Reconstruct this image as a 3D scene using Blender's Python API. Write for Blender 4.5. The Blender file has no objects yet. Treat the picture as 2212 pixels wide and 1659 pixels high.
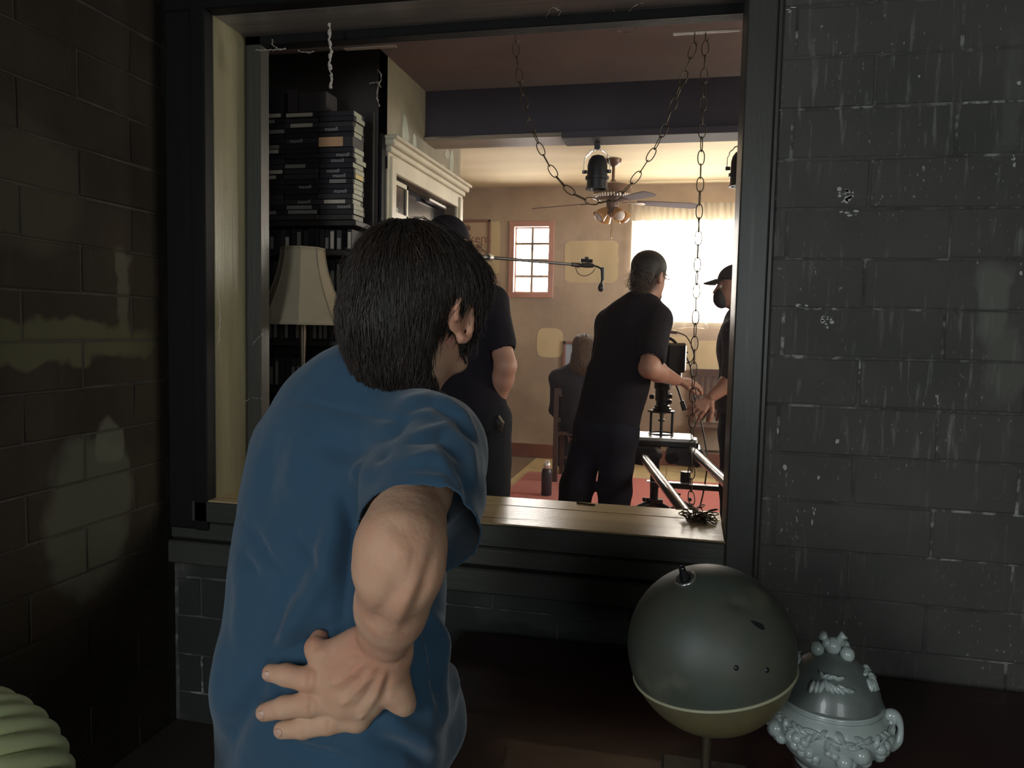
import bpy, bmesh, math, random
import numpy as np
from mathutils import Vector, Matrix, noise as mnoise

random.seed(7)
rng = np.random.default_rng(7)
SC = bpy.context.scene
COL = SC.collection

# ------------------------------------------------------------------ camera
F_PX, CX, CY = 1650.0, 1106.0, 829.5
CAM = np.array([0.0, 0.0, 1.35])
_D = np.array([620 - CX, 23300 - CY, F_PX]); _D /= np.linalg.norm(_D)
_F = np.array([1480 - CX, 717 - CY, F_PX]); _F -= _D * _F.dot(_D); _F /= np.linalg.norm(_F)
_X = np.cross(_F, -_D)
RM = np.array([_X, _F, -_D])              # camera (right, down, forward) -> world
cd = bpy.data.cameras.new('camera'); cam = bpy.data.objects.new('camera', cd); COL.objects.link(cam)
cd.sensor_width = 36; cd.lens = F_PX / 2212 * 36; cd.clip_start = 0.02
_c = np.column_stack([RM @ [1, 0, 0], RM @ [0, -1, 0], RM @ [0, 0, -1]])
_m = Matrix([list(_c[0]) + [0], list(_c[1]) + [0], list(_c[2]) + [0], [0, 0, 0, 1]])
cam.matrix_world = Matrix.Translation(CAM) @ _m
SC.camera = cam

def ray(px, py): return RM @ np.array([(px - CX) / F_PX, (py - CY) / F_PX, 1.0])
def P(px, py, z): return CAM + ray(px, py) * z
def PY(px, py, Y): r = ray(px, py); return CAM + r * ((Y - CAM[1]) / r[1])
def PX_(px, py, X): r = ray(px, py); return CAM + r * ((X - CAM[0]) / r[0])
def CV(x, y, z): v = RM @ np.array([x, y, z], float); return v / np.linalg.norm(v)
def proj(V):
    q = (np.asarray(V) - CAM) @ RM
    return q[..., 0] / q[..., 2] * F_PX + CX, q[..., 1] / q[..., 2] * F_PX + CY, q[..., 2]

# ------------------------------------------------------------------ layout
YW = 2.20; XL = -1.64; OX0 = -1.49; OZ0, OZ1 = 0.77, 2.313
OX1 = 0.131
YB = 7.80; XD = -1.31; ZCM, ZCF = 2.52, 2.80
WS = (PY(1112, 490, YB), PY(1183, 632, YB))      # small window corners
WB = (PY(1376, 470, YB), PY(1640, 692, YB))      # big window corners

# ------------------------------------------------------------------ world, lights, exposure
SC.view_settings.view_transform = 'Standard'; SC.view_settings.look = 'None'
SC.view_settings.gamma = 1.0; SC.view_settings.exposure = 0.0
SC.view_settings.use_curve_mapping = False
W = bpy.data.worlds.new('sky'); SC.world = W; W.use_nodes = True
bg = W.node_tree.nodes['Background']; bg.inputs[0].default_value = (1.0, 0.95, 0.88, 1); bg.inputs[1].default_value = 42.0
SC.cycles.max_bounces = 8; SC.cycles.diffuse_bounces = 5; SC.cycles.transparent_max_bounces = 12
SC.cycles.sample_clamp_indirect = 6.0
try: SC.cycles.use_light_tree = True
except Exception: pass

def area(name, loc, direction, sx, sy, power, color=(1, 1, 1), portal=False, spread=180):
    l = bpy.data.lights.new(name, 'AREA'); l.shape = 'RECTANGLE'; l.size = sx; l.size_y = sy
    l.energy = power; l.color = color; l.spread = math.radians(spread)
    if portal: l.cycles.is_portal = True
    o = bpy.data.objects.new(name, l); COL.objects.link(o); o.location = loc
    o.rotation_euler = Vector(direction).to_track_quat('-Z', 'Z').to_euler()
    return o
for nm, (a, b) in (('portal_small', WS), ('portal_big', WB)):
    c = (a + b) / 2
    area(nm, (c[0], YB + 0.22, c[2]), (0, -1, 0), abs(b[0] - a[0]), abs(a[2] - b[2]), 1, portal=True)
# assumed daylight, an area lamp before the solid left wall, behind the photographer
area('assumed_side_light', (XL + 0.12, -1.75, 1.70), (.62, 1, -0.10), 1.2, 1.2, 66, (0.92, 0.98, 1.0))
area('rear_fill_light', (1.05, -2.34, 1.55), (-.28, 1, -0.05), 1.3, 1.2, 38, (0.90, 0.98, 1.0))  # added fill lamp at the rear wall, which has no opening
# added fill lamp at the far room's right wall, which has no opening
area('far_fill_light', (2.15, 6.15, 1.55), (-1, .05, 0), 1.5, 1.1, 62, (1.0, .94, .84))
# assumed daylight lamp at the middle room's right wall, which has no opening
area('assumed_right_light', (2.16, 3.15, 1.60), (-1, -.10, -.05), .8, 1.0, 42, (1.0, .96, .80))

# ------------------------------------------------------------------ materials
def mat(name, col, rough=0.6, metal=0.0, col2=None, scale=6.0, stretch=(1, 1, 1), bump=0.0, bscale=None, spec=0.5,
        transp=0.0, transl=0.0, sheen=0.0, layers=(), coat=0.0, emis=0.0, sss=0.0):
    m = bpy.data.materials.new(name); m.use_nodes = True
    nt = m.node_tree; N = nt.nodes; L = nt.links
    b = N['Principled BSDF']
    b.inputs['Base Color'].default_value = (*col, 1)
    b.inputs['Roughness'].default_value = rough; b.inputs['Metallic'].default_value = metal
    b.inputs['Specular IOR Level'].default_value = spec
    b.inputs['Sheen Weight'].default_value = sheen
    b.inputs['Coat Weight'].default_value = coat
    if sss: b.inputs['Subsurface Weight'].default_value = sss; b.inputs['Subsurface Radius'].default_value = (.012, .004, .002); b.inputs['Subsurface Scale'].default_value = 1.0
    if emis: b.inputs['Emission Color'].default_value = (*col, 1); b.inputs['Emission Strength'].default_value = emis
    geo = N.new('ShaderNodeNewGeometry')
    def nz(sc, st, detail=5, rg=0.6):
        mp = N.new('ShaderNodeMapping'); mp.inputs['Scale'].default_value = st
        L.new(geo.outputs['Position'], mp.inputs[0])
        n = N.new('ShaderNodeTexNoise'); n.inputs['Scale'].default_value = sc; n.inputs['Detail'].default_value = detail
        n.inputs['Roughness'].default_value = rg
        L.new(mp.outputs[0], n.inputs['Vector']); return n.outputs['Fac']
    def ramp(sock, lo, hi):
        r = N.new('ShaderNodeMapRange'); r.inputs[1].default_value = lo; r.inputs[2].default_value = hi
        L.new(sock, r.inputs[0]); return r.outputs[0]
    cur = None
    if col2 is not None:
        mx = N.new('ShaderNodeMix'); mx.data_type = 'RGBA'
        mx.inputs[6].default_value = (*col, 1); mx.inputs[7].default_value = (*col2, 1)
        L.new(ramp(nz(scale, stretch), 0.35, 0.68), mx.inputs[0]); cur = mx.outputs[2]
    hs = []
    for ly in layers:       # (color, scale, stretch, lo, hi, strength, bump)
        c, s, st, lo, hi, amt, bp = ly[:7]
        f = ramp(nz(s, st, 4, 0.55), lo, hi)
        ml = N.new('ShaderNodeMath'); ml.operation = 'MULTIPLY'; ml.inputs[1].default_value = amt; L.new(f, ml.inputs[0]); f = ml.outputs[0]
        if len(ly) > 7:      # second mask breaks the layer up
            g = ramp(nz(ly[7][0], ly[7][1]), ly[7][2], ly[7][3])
            m2 = N.new('ShaderNodeMath'); m2.operation = 'MULTIPLY'; L.new(f, m2.inputs[0]); L.new(g, m2.inputs[1]); f = m2.outputs[0]
        mx = N.new('ShaderNodeMix'); mx.data_type = 'RGBA'
        if cur is None: mx.inputs[6].default_value = (*col, 1)
        else: L.new(cur, mx.inputs[6])
        mx.inputs[7].default_value = (*c, 1); L.new(f, mx.inputs[0]); cur = mx.outputs[2]
        if bp: hs.append((f, bp))
    if cur is not None: L.new(cur, b.inputs['Base Color'])
    m['cur'] = 0
    if bump:
        bs = bscale or scale * 4
        hs.append((nz(bs, stretch, 6, 0.65), bump))
    prev = None
    for f, bp in hs:
        bn = N.new('ShaderNodeBump'); bn.inputs['Strength'].default_value = 1.0; bn.inputs['Distance'].default_value = bp
        L.new(f, bn.inputs['Height'])
        if prev is not None: L.new(prev, bn.inputs['Normal'])
        prev = bn.outputs[0]
    if prev is not None: L.new(prev, b.inputs['Normal'])
    out = N['Material Output']; sh = b.outputs[0]
    if transl:
        t = N.new('ShaderNodeBsdfTranslucent'); t.inputs[0].default_value = (*col, 1)
        x = N.new('ShaderNodeMixShader'); x.inputs[0].default_value = transl; L.new(sh, x.inputs[1]); L.new(t.outputs[0], x.inputs[2]); sh = x.outputs[0]
    if transp:
        t = N.new('ShaderNodeBsdfTransparent')
        x = N.new('ShaderNodeMixShader'); x.inputs[0].default_value = transp; L.new(sh, x.inputs[1]); L.new(t.outputs[0], x.inputs[2]); sh = x.outputs[0]
    if transl or transp: L.new(sh, out.inputs[0])
    return m

def stain_tint(m, boxes):
    """boxes: (axis 'X'|'Y', center along axis, z center, half a, half z, colour, amount, softness): a blotch or toned area on a wall"""
    nt = m.node_tree; N = nt.nodes; L = nt.links; b = N['Principled BSDF']
    geo = N.new('ShaderNodeNewGeometry'); sp = N.new('ShaderNodeSeparateXYZ')
    nzx = N.new('ShaderNodeTexNoise'); nzx.inputs['Scale'].default_value = 9; L.new(geo.outputs['Position'], nzx.inputs['Vector'])
    va = N.new('ShaderNodeVectorMath'); va.operation = 'MULTIPLY_ADD'
    va.inputs[1].default_value = (.12,) * 3
    L.new(nzx.outputs['Color'], va.inputs[0]); L.new(geo.outputs['Position'], va.inputs[2]); L.new(va.outputs[0], sp.inputs[0])
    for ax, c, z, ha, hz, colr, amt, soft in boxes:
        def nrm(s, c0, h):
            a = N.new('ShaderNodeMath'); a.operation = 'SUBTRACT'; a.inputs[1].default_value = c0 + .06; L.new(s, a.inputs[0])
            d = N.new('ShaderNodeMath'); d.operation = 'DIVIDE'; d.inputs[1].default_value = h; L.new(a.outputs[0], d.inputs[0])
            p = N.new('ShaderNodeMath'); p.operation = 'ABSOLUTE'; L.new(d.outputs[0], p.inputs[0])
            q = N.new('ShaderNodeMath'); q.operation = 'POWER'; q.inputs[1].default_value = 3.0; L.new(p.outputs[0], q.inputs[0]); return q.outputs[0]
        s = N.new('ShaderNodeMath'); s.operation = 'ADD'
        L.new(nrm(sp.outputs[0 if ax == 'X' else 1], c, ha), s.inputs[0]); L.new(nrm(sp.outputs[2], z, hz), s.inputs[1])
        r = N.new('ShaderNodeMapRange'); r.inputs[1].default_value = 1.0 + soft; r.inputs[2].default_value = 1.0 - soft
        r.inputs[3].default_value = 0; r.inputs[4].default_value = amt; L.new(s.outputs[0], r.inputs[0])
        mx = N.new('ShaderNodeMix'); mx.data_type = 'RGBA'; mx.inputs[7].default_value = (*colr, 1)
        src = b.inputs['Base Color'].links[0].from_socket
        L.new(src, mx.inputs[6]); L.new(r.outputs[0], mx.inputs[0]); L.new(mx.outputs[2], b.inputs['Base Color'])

M = {}
M['block'] = mat('sooty_block', (.062, .063, .057), .85, spec=.25, col2=(.092, .087, .079), scale=2.2, bump=.004, bscale=26, layers=[
    ((.24, .24, .215), 60, (1, 1, .10), .57, .70, .65, .0006, (2.2, (1, 1, .8), .44, .60)),
    ((.42, .42, .39), 120, (1, 1, .45), .64, .71, .9, .0008, (2.7, (1, 1, 1), .46, .58)),
    ((.10, .10, .09), 7, (1, 1, .6), .60, .75, .35, 0)])
M['block_left'] = mat('sooty_shaded_block', (.018, .014, .011), .85, spec=.2, col2=(.040, .030, .020), scale=1.6, bump=.004, bscale=22, layers=[  # soot tone, lowered further to carry the left wall's shade
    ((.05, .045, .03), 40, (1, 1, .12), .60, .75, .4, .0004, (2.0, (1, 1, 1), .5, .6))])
M['mortar'] = mat('sooty_mortar', (.055, .055, .050), .85, spec=.2, col2=(.11, .108, .10), scale=9, bump=.006, bscale=60, layers=[
    ((.40, .40, .36), 28, (1, 1, 1), .50, .62, .8, 0, (2.4, (1, 1, 1), .45, .6))])
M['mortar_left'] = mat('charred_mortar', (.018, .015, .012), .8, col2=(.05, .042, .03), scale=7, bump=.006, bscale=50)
M['wood_dark'] = mat('dark_painted_shaded_wood', (.032, .033, .028), .38, col2=(.055, .052, .042), scale=4, stretch=(1, 1, .12), bump=.0015, bscale=50,
    layers=[((.16, .15, .12), 26, (1, 1, .05), .66, .76, .5, .0006)])
M['wood_black'] = mat('black_shaded_wood', (.005, .005, .0055), .6, spec=.15, col2=(.010, .009, .009), scale=5, stretch=(1, 1, .1), bump=.001, bscale=50)  # near-black albedo paints in the shade on the left stile
M['wood_jamb'] = mat('olive_grimed_wood', (.27, .25, .155), .30, col2=(.13, .115, .07), scale=6, stretch=(1, 1, .08), bump=.0012, bscale=70,
    layers=[((.06, .05, .035), 5, (1, 1, .4), .58, .72, .7, 0)])
M['wood_h'] = mat('grimed_header_wood', (.26, .25, .24), .26, col2=(.12, .11, .105), scale=6, stretch=(.08, 1, 1), bump=.0016, bscale=60,
    layers=[((.14, .13, .12), 20, (.06, 1, 1), .62, .74, .5, .0006)])
M['sill'] = mat('worn_pine_sill', (.50, .38, .22), .24, col2=(.36, .26, .14), scale=7, stretch=(.06, 1.4, 1), bump=.0016, bscale=45,
    layers=[((.07, .05, .03), 24, (.06, 1, 1), .66, .74, .75, -.001), ((.10, .07, .04), 6, (.5, 1, 1), .62, .75, .5, 0)])
M['apron'] = mat('grimed_apron', (.060, .060, .050), .42, col2=(.035, .038, .032), scale=5, stretch=(.12, 1, 1), bump=.0014, bscale=50,
    layers=[((.13, .13, .11), 18, (.08, 1, 1), .64, .76, .4, 0)])
M['wall_back'] = mat('smoke_stained_wall', (.48, .385, .29), .75, col2=(.33, .26, .195), scale=1.3, bump=.002, bscale=30, layers=[
    ((.14, .10, .08), 16, (1, 1, .12), .66, .78, .5, 0, (1.8, (1, 1, 1), .5, .62)),
    ((.24, .17, .13), .8, (1, 1, 1.4), .52, .66, .55, 0), ((.09, .06, .045), 70, (1, 1, 1), .72, .78, .6, 0, (2, (1, 1, 1), .5, .6))])
M['patch'] = mat('clean_paint_patch', (.62, .52, .32), .7, col2=(.50, .41, .25), scale=3, stretch=(1, 1, .3))
M['patch_grey'] = mat('bare_plaster', (.42, .42, .34), .8, col2=(.33, .33, .27), scale=12)
M['wall_side'] = mat('olive_smoked_wall', (.30, .26, .17), .72, col2=(.17, .14, .095), scale=1.7, bump=.002, bscale=30,
    layers=[((.09, .075, .055), 3, (1, 1, .6), .52, .68, .6, 0)])
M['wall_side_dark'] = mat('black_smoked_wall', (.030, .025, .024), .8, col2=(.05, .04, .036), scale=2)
M['ceil_mid'] = mat('smoked_ceiling', (.20, .15, .14), .85, col2=(.15, .11, .105), scale=1.5)
M['ceil_far'] = mat('cream_ceiling', (.72, .62, .42), .8, col2=(.62, .52, .34), scale=2.4, stretch=(.25, 1, 1), bump=.001, bscale=30,
    layers=[((.40, .32, .20), 5, (.15, 1, 1), .60, .74, .5, 0)])
M['beam'] = mat('dark_beam_paint', (.045, .036, .050), .6, col2=(.030, .025, .036), scale=2)
M['pale_board'] = mat('bare_lath', (.36, .29, .22), .5, col2=(.16, .12, .09), scale=9, stretch=(.05, 1, 1), bump=.002, bscale=50,
    layers=[((.05, .035, .03), 30, (.05, 1, 1), .62, .7, .8, -.001)])
M['trim_cream'] = mat('cream_gloss_trim', (.66, .60, .47), .35, col2=(.52, .47, .36), scale=5)
M['pink_trim'] = mat('pink_window_trim', (.52, .27, .22), .5, col2=(.44, .23, .18), scale=5)
M['baseboard'] = mat('red_brown_baseboard', (.20, .07, .05), .5, col2=(.15, .055, .04), scale=5)
M['tile'] = mat('cream_floor_tile', (.55, .44, .24), .35, col2=(.47, .37, .20), scale=8, layers=[((.2, .14, .08), 40, (1, 1, 1), .68, .76, .5, 0)])
M['grout'] = mat('floor_grout', (.16, .11, .07), .8)
M['rug'] = mat('red_carpet', (.42, .055, .035), .95, col2=(.33, .045, .03), scale=30, bump=.004, bscale=300, sheen=.3,
    layers=[((.55, .16, .11), 200, (1, 1, 1), .62, .72, .4, 0)])
M['floor_near'] = mat('dark_floor', (.03, .022, .018), .6, col2=(.045, .035, .028), scale=3)
M['glass'] = mat('window_glass', (.95, .95, .95), .05, transp=.92)
M['dark_glass'] = mat('dark_glass', (.012, .012, .018), .12)
M['curtain'] = mat('sheer_curtain', (.75, .70, .60), .8, transl=.6, transp=.30)
M['valance'] = mat('lined_valance', (.50, .44, .34), .85, col2=(.38, .33, .26), scale=14, stretch=(2, 1, .1), transl=.25)
M['black_metal'] = mat('black_metal', (.014, .014, .016), .38, metal=.2, spec=.6)
M['black_gloss'] = mat('black_gloss', (.010, .010, .012), .15, spec=.7)
M['rust'] = mat('rusty_iron', (.085, .055, .028), .42, metal=.55, col2=(.05, .032, .018), scale=60)
M['chrome'] = mat('brushed_steel_tube', (.66, .63, .60), .24, metal=1.0)
M['alu'] = mat('aluminium_plate', (.78, .78, .78), .30, metal=.8)
M['gold'] = mat('brass', (.60, .42, .20), .22, metal=1.0)
M['fan'] = mat('fan_brown_metal', (.16, .10, .075), .35, metal=.4, col2=(.12, .07, .05), scale=10)
M['blade'] = mat('fan_blade_wood', (.13, .105, .125), .8, spec=.15, col2=(.12, .10, .115), scale=8)
M['bulb'] = mat('bulb_frosted', (.80, .76, .72), .35, transl=.3)
M['amber'] = mat('amber_glass', (.55, .33, .12), .15, transl=.35, coat=.5)
M['skin'] = mat('skin', (.58, .37, .25), .62, spec=.35, col2=(.53, .29, .19), scale=13, bump=.0008, bscale=160, sss=.5,
    layers=[((.42, .15, .10), 5, (1, 1, 1), .52, .68, .5, 0)])
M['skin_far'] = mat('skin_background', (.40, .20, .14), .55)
M['nail'] = mat('nail', (.50, .30, .225), .35, spec=.5)
M['shirt_blue'] = mat('blue_cotton', (.017, .061, .112), .85, col2=(.014, .052, .097), scale=5, bump=.0004, bscale=500, sheen=.25)
M['pants'] = mat('dark_grey_cloth', (.012, .012, .015), .9, spec=.2)
M['cloth_black'] = mat('black_cotton', (.012, .0095, .014), .9, spec=.2)
M['cloth_navy'] = mat('navy_cloth', (.012, .012, .019), .9, spec=.2)
M['cloth_grey'] = mat('charcoal_plaid', (.045, .042, .045), .9, col2=(.02, .02, .025), scale=18, spec=.2)
M['hair'] = mat('dark_brown_hair', (.026, .018, .014), .42, spec=.45, col2=(.030, .020, .015), scale=40)
M['hair_base'] = mat('dark_brown_hair_mass', (.012, .009, .008), .6)
M['hair_blond'] = mat('light_brown_hair', (.15, .08, .035), .4, col2=(.09, .05, .025), scale=40, transl=.15)
M['hair_grey'] = mat('greying_hair', (.16, .11, .08), .45, transl=.2)
M['mask'] = mat('black_mask_strap', (.01, .01, .012), .7)
M['shade'] = mat('linen_lampshade', (.40, .335, .235), .8, col2=(.36, .30, .21), scale=12, bump=.0005, bscale=250, transl=.25)
M['brass_dull'] = mat('dull_lamp_metal', (.08, .06, .04), .4, metal=.6)
M['globe'] = mat('grey_green_globe', (.072, .071, .052), .52, col2=(.046, .056, .045), scale=7, bump=.0005, bscale=30,
    layers=[((.05, .075, .065), 9, (1, 1, 1), .5, .66, .5, 0), ((.17, .155, .10), 6, (1, 1, 1), .6, .72, .5, 0)])
M['globe_low'] = mat('yellowed_globe_foot', (.14, .115, .05), .5, col2=(.10, .09, .055), scale=9, layers=[((.30, .28, .22), 8, (1, 1, 1), .58, .72, .5, 0)])
M['globe_band'] = mat('pale_ring', (.34, .33, .22), .5)
M['urn'] = mat('celadon_white_ceramic', (.42, .48, .46), .26, col2=(.33, .39, .37), scale=16, coat=.4)
M['urn_lid'] = mat('sooted_ceramic', (.15, .18, .165), .36, col2=(.10, .12, .11), scale=14, coat=.2)
M['table'] = mat('dark_mahogany', (.040, .012, .010), .35, col2=(.025, .008, .008), scale=3, stretch=(.3, 1, 1), coat=.2)
M['rope'] = mat('pale_green_glaze', (.66, .74, .40), .6, spec=.3, col2=(.56, .62, .32), scale=9)
M['tape'] = mat('black_plastic_case', (.022, .020, .025), .6, spec=.3)
M['tape2'] = mat('charcoal_plastic_case', (.045, .038, .038), .6, spec=.3)
M['label_w'] = mat('aged_white_label', (.50, .44, .36), .7)
M['label_g'] = mat('grey_label', (.24, .22, .20), .7)
M['label_t'] = mat('tan_label', (.60, .34, .18), .7)
M['label_y'] = mat('yellow_label', (.62, .46, .18), .7)
M['side_lit'] = mat('lit_case_end', (.34, .34, .25), .6)
M['ink_grey'] = mat('grey_print', (.42, .40, .40), .7)
M['shelf'] = mat('charred_shelf', (.022, .017, .014), .6)
M['wood_brown'] = mat('brown_chair_wood', (.06, .03, .02), .5)
M['paper'] = mat('poster_paper', (.50, .38, .27), .6)
M['ink'] = mat('poster_ink', (.22, .11, .09), .6)
M['ink_gold'] = mat('poster_gold', (.58, .46, .26), .6)
M['frame'] = mat('poster_frame', (.22, .11, .09), .5)
M['photo'] = mat('glossy_photo', (.35, .42, .55), .12)
M['bottle'] = mat('dark_bottle', (.025, .020, .030), .35)
M['web'] = mat('dusty_web', (.42, .38, .34), .9)
M['chip'] = mat('bare_white_chip', (.42, .42, .39), .8)
M['gold_handle'] = mat('polished_handle', (.6, .6, .6), .25, metal=.9)
M['red_dark'] = mat('dark_red_camera_grip', (.12, .02, .03), .4)
M['wire'] = mat('cable_rubber', (.025, .018, .014), .5)
_cz = CAM[2]
stain_tint(M['block_left'], [
    ('Y', 1.84, _cz - .56, .155, .225, (.085, .085, .062), .75, .35), ('Y', 1.91, _cz - .36, .05, .07, (.11, .11, .085), .7, .3),
    ('Y', 1.70, _cz - .065, .38, .062, (.085, .085, .045), .75, .35), ('Y', 1.98, _cz + .10, .035, .12, (.10, .10, .07), .6, .5),
    ('Y', 1.60, _cz + .33, .22, .16, (.060, .055, .040), .5, .5)])
stain_tint(M['block'], [
    ('X', .78, _cz + .62, .03, .15, (.10, .10, .09), .7, .5), ('X', .76, _cz + .08, .045, .10, (.15, .15, .13), .7, .5),
    ('X', .80, _cz - .06, .04, .10, (.13, .13, .11), .6, .5), ('X', -.72, .25, .95, .50, (.026, .030, .027), .92, .10), ('X', -.15, .53, .45, .08, (.050, .060, .055), .8, .3)])  # dark area over the whole wall under the sill, greyer band near its top

# ------------------------------------------------------------------ object helpers
def tag(o, label=None, cat=None, group=None, kind=None):
    if label: o['label'] = label
    if cat: o['category'] = cat
    if group: o['group'] = group
    if kind: o['kind'] = kind
    return o
def wloc(o):
    v = Vector((0, 0, 0))
    while o is not None: v += o.location; o = o.parent
    return v
def thing(name, label, cat, loc, group=None):
    o = bpy.data.objects.new(name, None); COL.objects.link(o); o.location = Vector(loc); o.empty_display_size = .05
    return tag(o, label, cat, group)

class MB:
    def __init__(s): s.v = []; s.f = []; s.mi = []
    def add(s, vs, fs, mi=0):
        n = len(s.v); s.v += [tuple(map(float, v)) for v in vs]; s.f += [tuple(n + i for i in f) for f in fs]; s.mi += [mi] * len(fs); return s
    def box(s, a, b, mi=0, bev=0.0):
        x0, y0, z0 = [min(p, q) for p, q in zip(a, b)]; x1, y1, z1 = [max(p, q) for p, q in zip(a, b)]
        if bev > 0:
            e = min(bev, (x1 - x0) / 2.1, (y1 - y0) / 2.1, (z1 - z0) / 2.1)
            bm = bmesh.new(); bmesh.ops.create_cube(bm, size=1)
            for v in bm.verts: v.co = Vector(((x0 + x1) / 2 + v.co.x * (x1 - x0), (y0 + y1) / 2 + v.co.y * (y1 - y0), (z0 + z1) / 2 + v.co.z * (z1 - z0)))
            bmesh.ops.bevel(bm, geom=bm.edges[:] , offset=e, segments=1, affect='EDGES')
            bm.verts.ensure_lookup_table()
            s.add([v.co for v in bm.verts], [[v.index for v in f.verts] for f in bm.faces], mi); bm.free(); return s
        s.add([(x0, y0, z0), (x1, y0, z0), (x1, y1, z0), (x0, y1, z0), (x0, y0, z1), (x1, y0, z1), (x1, y1, z1), (x0, y1, z1)],
              [(0, 3, 2, 1), (4, 5, 6, 7), (0, 1, 5, 4), (1, 2, 6, 5), (2, 3, 7, 6), (3, 0, 4, 7)], mi); return s
    def obox(s, c, ax, ay, az, hx, hy, hz, mi=0):
        c, ax, ay, az = map(np.asarray, (c, ax, ay, az))
        vs = [c + ax * i * hx + ay * j * hy + az * k * hz for k in (-1, 1) for j, i in ((-1, -1), (-1, 1), (1, 1), (1, -1))]
        s.add(vs, [(0, 3, 2, 1), (4, 5, 6, 7), (0, 1, 5, 4), (1, 2, 6, 5), (2, 3, 7, 6), (3, 0, 4, 7)], mi); return s
    def tube(s, pts, r, seg=8, caps=True, closed=False, mi=0):
        pts = [np.asarray(p, float) for p in pts]; n = len(pts)
        rs = [r] * n if np.isscalar(r) else list(r)
        ref = None; vs = []
        for i, p in enumerate(pts):
            if closed: t = pts[(i + 1) % n] - pts[i - 1]
            else: t = pts[min(i + 1, n - 1)] - pts[max(i - 1, 0)]
            t = t / (np.linalg.norm(t) + 1e-12)
            if ref is None:
                ref = np.array([0, 0, 1.0]) if abs(t[2]) < .9 else np.array([1.0, 0, 0])
            u = ref - t * ref.dot(t); u /= (np.linalg.norm(u) + 1e-12); w = np.cross(t, u); ref = u
            for k in range(seg):
                a = 2 * math.pi * k / seg; vs.append(p + (u * math.cos(a) + w * math.sin(a)) * rs[i])
        fs = []
        for i in range(n if closed else n - 1):
            j = (i + 1) % n
            for k in range(seg):
                l = (k + 1) % seg; fs.append((i * seg + k, i * seg + l, j * seg + l, j * seg + k))
        if caps and not closed: fs.append(tuple(range(seg))[::-1]); fs.append(tuple((n - 1) * seg + k for k in range(seg)))
        s.add(vs, fs, mi); return s
    def lathe(s, prof, c=(0, 0, 0), seg=24, axis=(0, 0, 1), mi=0):
        ax = np.asarray(axis, float); ax /= np.linalg.norm(ax)
        u = np.cross(ax, [0, 1, 0] if abs(ax[1]) < .9 else [1, 0, 0]); u /= np.linalg.norm(u); w = np.cross(ax, u); c = np.asarray(c, float)
        vs = []; n = len(prof)
        for r, h in prof:
            for k in range(seg):
                a = 2 * math.pi * k / seg; vs.append(c + ax * h + (u * math.cos(a) + w * math.sin(a)) * max(r, 1e-5))
        fs = [(i * seg + k, i * seg + (k + 1) % seg, (i + 1) * seg + (k + 1) % seg, (i + 1) * seg + k) for i in range(n - 1) for k in range(seg)]
        fs.append(tuple(range(seg))[::-1]); fs.append(tuple((n - 1) * seg + k for k in range(seg)))
        s.add(vs, fs, mi); return s
    def ball(s, c, r, seg=12, rings=8, R=None, mi=0):
        r = np.array([r] * 3 if np.isscalar(r) else r, float); c = np.asarray(c, float); R = np.eye(3) if R is None else R
        vs = [c + R @ (r * np.array([0, 0, 1]))]
        for i in range(1, rings):
            t = math.pi * i / rings
            for k in range(seg):
                a = 2 * math.pi * k / seg; vs.append(c + R @ (r * np.array([math.sin(t) * math.cos(a), math.sin(t) * math.sin(a), math.cos(t)])))
        vs.append(c + R @ (r * np.array([0, 0, -1]))); e = len(vs) - 1; fs = []
        for k in range(seg): fs.append((0, 1 + k, 1 + (k + 1) % seg)); fs.append((e, 1 + (rings - 2) * seg + (k + 1) % seg, 1 + (rings - 2) * seg + k))
        for i in range(rings - 2):
            for k in range(seg):
                a = 1 + i * seg; l = (k + 1) % seg; fs.append((a + k, a + seg + k, a + seg + l, a + l))
        s.add(vs, fs, mi); return s
    def slab(s, poly, nrm, th, mi=0):
        """polygon (3-D points) extruded along nrm by th"""
        n = len(poly); nrm = np.asarray(nrm, float); vs = [np.asarray(p, float) for p in poly]; vs += [p + nrm * th for p in vs[:n]]
        s.add(vs, [tuple(range(n))[::-1], tuple(range(n, 2 * n))] + [(i, (i + 1) % n, n + (i + 1) % n, n + i) for i in range(n)], mi); return s
    def build(s, name, mats, parent=None, smooth=False, kind=None, label=None, off=None):
        me = bpy.data.meshes.new(name)
        o = bpy.data.objects.new(name, me); COL.objects.link(o)
        base = wloc(parent) if parent is not None else Vector((0, 0, 0))
        if parent is None and off is not None: o.location = Vector(off); base = Vector(off)
        vs = [(x - base[0], y - base[1], z - base[2]) for x, y, z in s.v]
        me.from_pydata(vs, [], s.f)
        if not isinstance(mats, (list, tuple)): mats = [mats]
        for m in mats: me.materials.append(m)
        if len(mats) > 1: me.polygons.foreach_set('material_index', s.mi)
        bm = bmesh.new(); bm.from_mesh(me); bmesh.ops.recalc_face_normals(bm, faces=bm.faces[:]); bm.to_mesh(me); bm.free()
        if smooth:
            me.polygons.foreach_set('use_smooth', [True] * len(me.polygons))
            if smooth != 'full': me.set_sharp_from_angle(angle=math.radians(38))
        if parent is not None: o.parent = parent
        if kind: o['kind'] = kind
        if label: o['label'] = label
        return o

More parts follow.
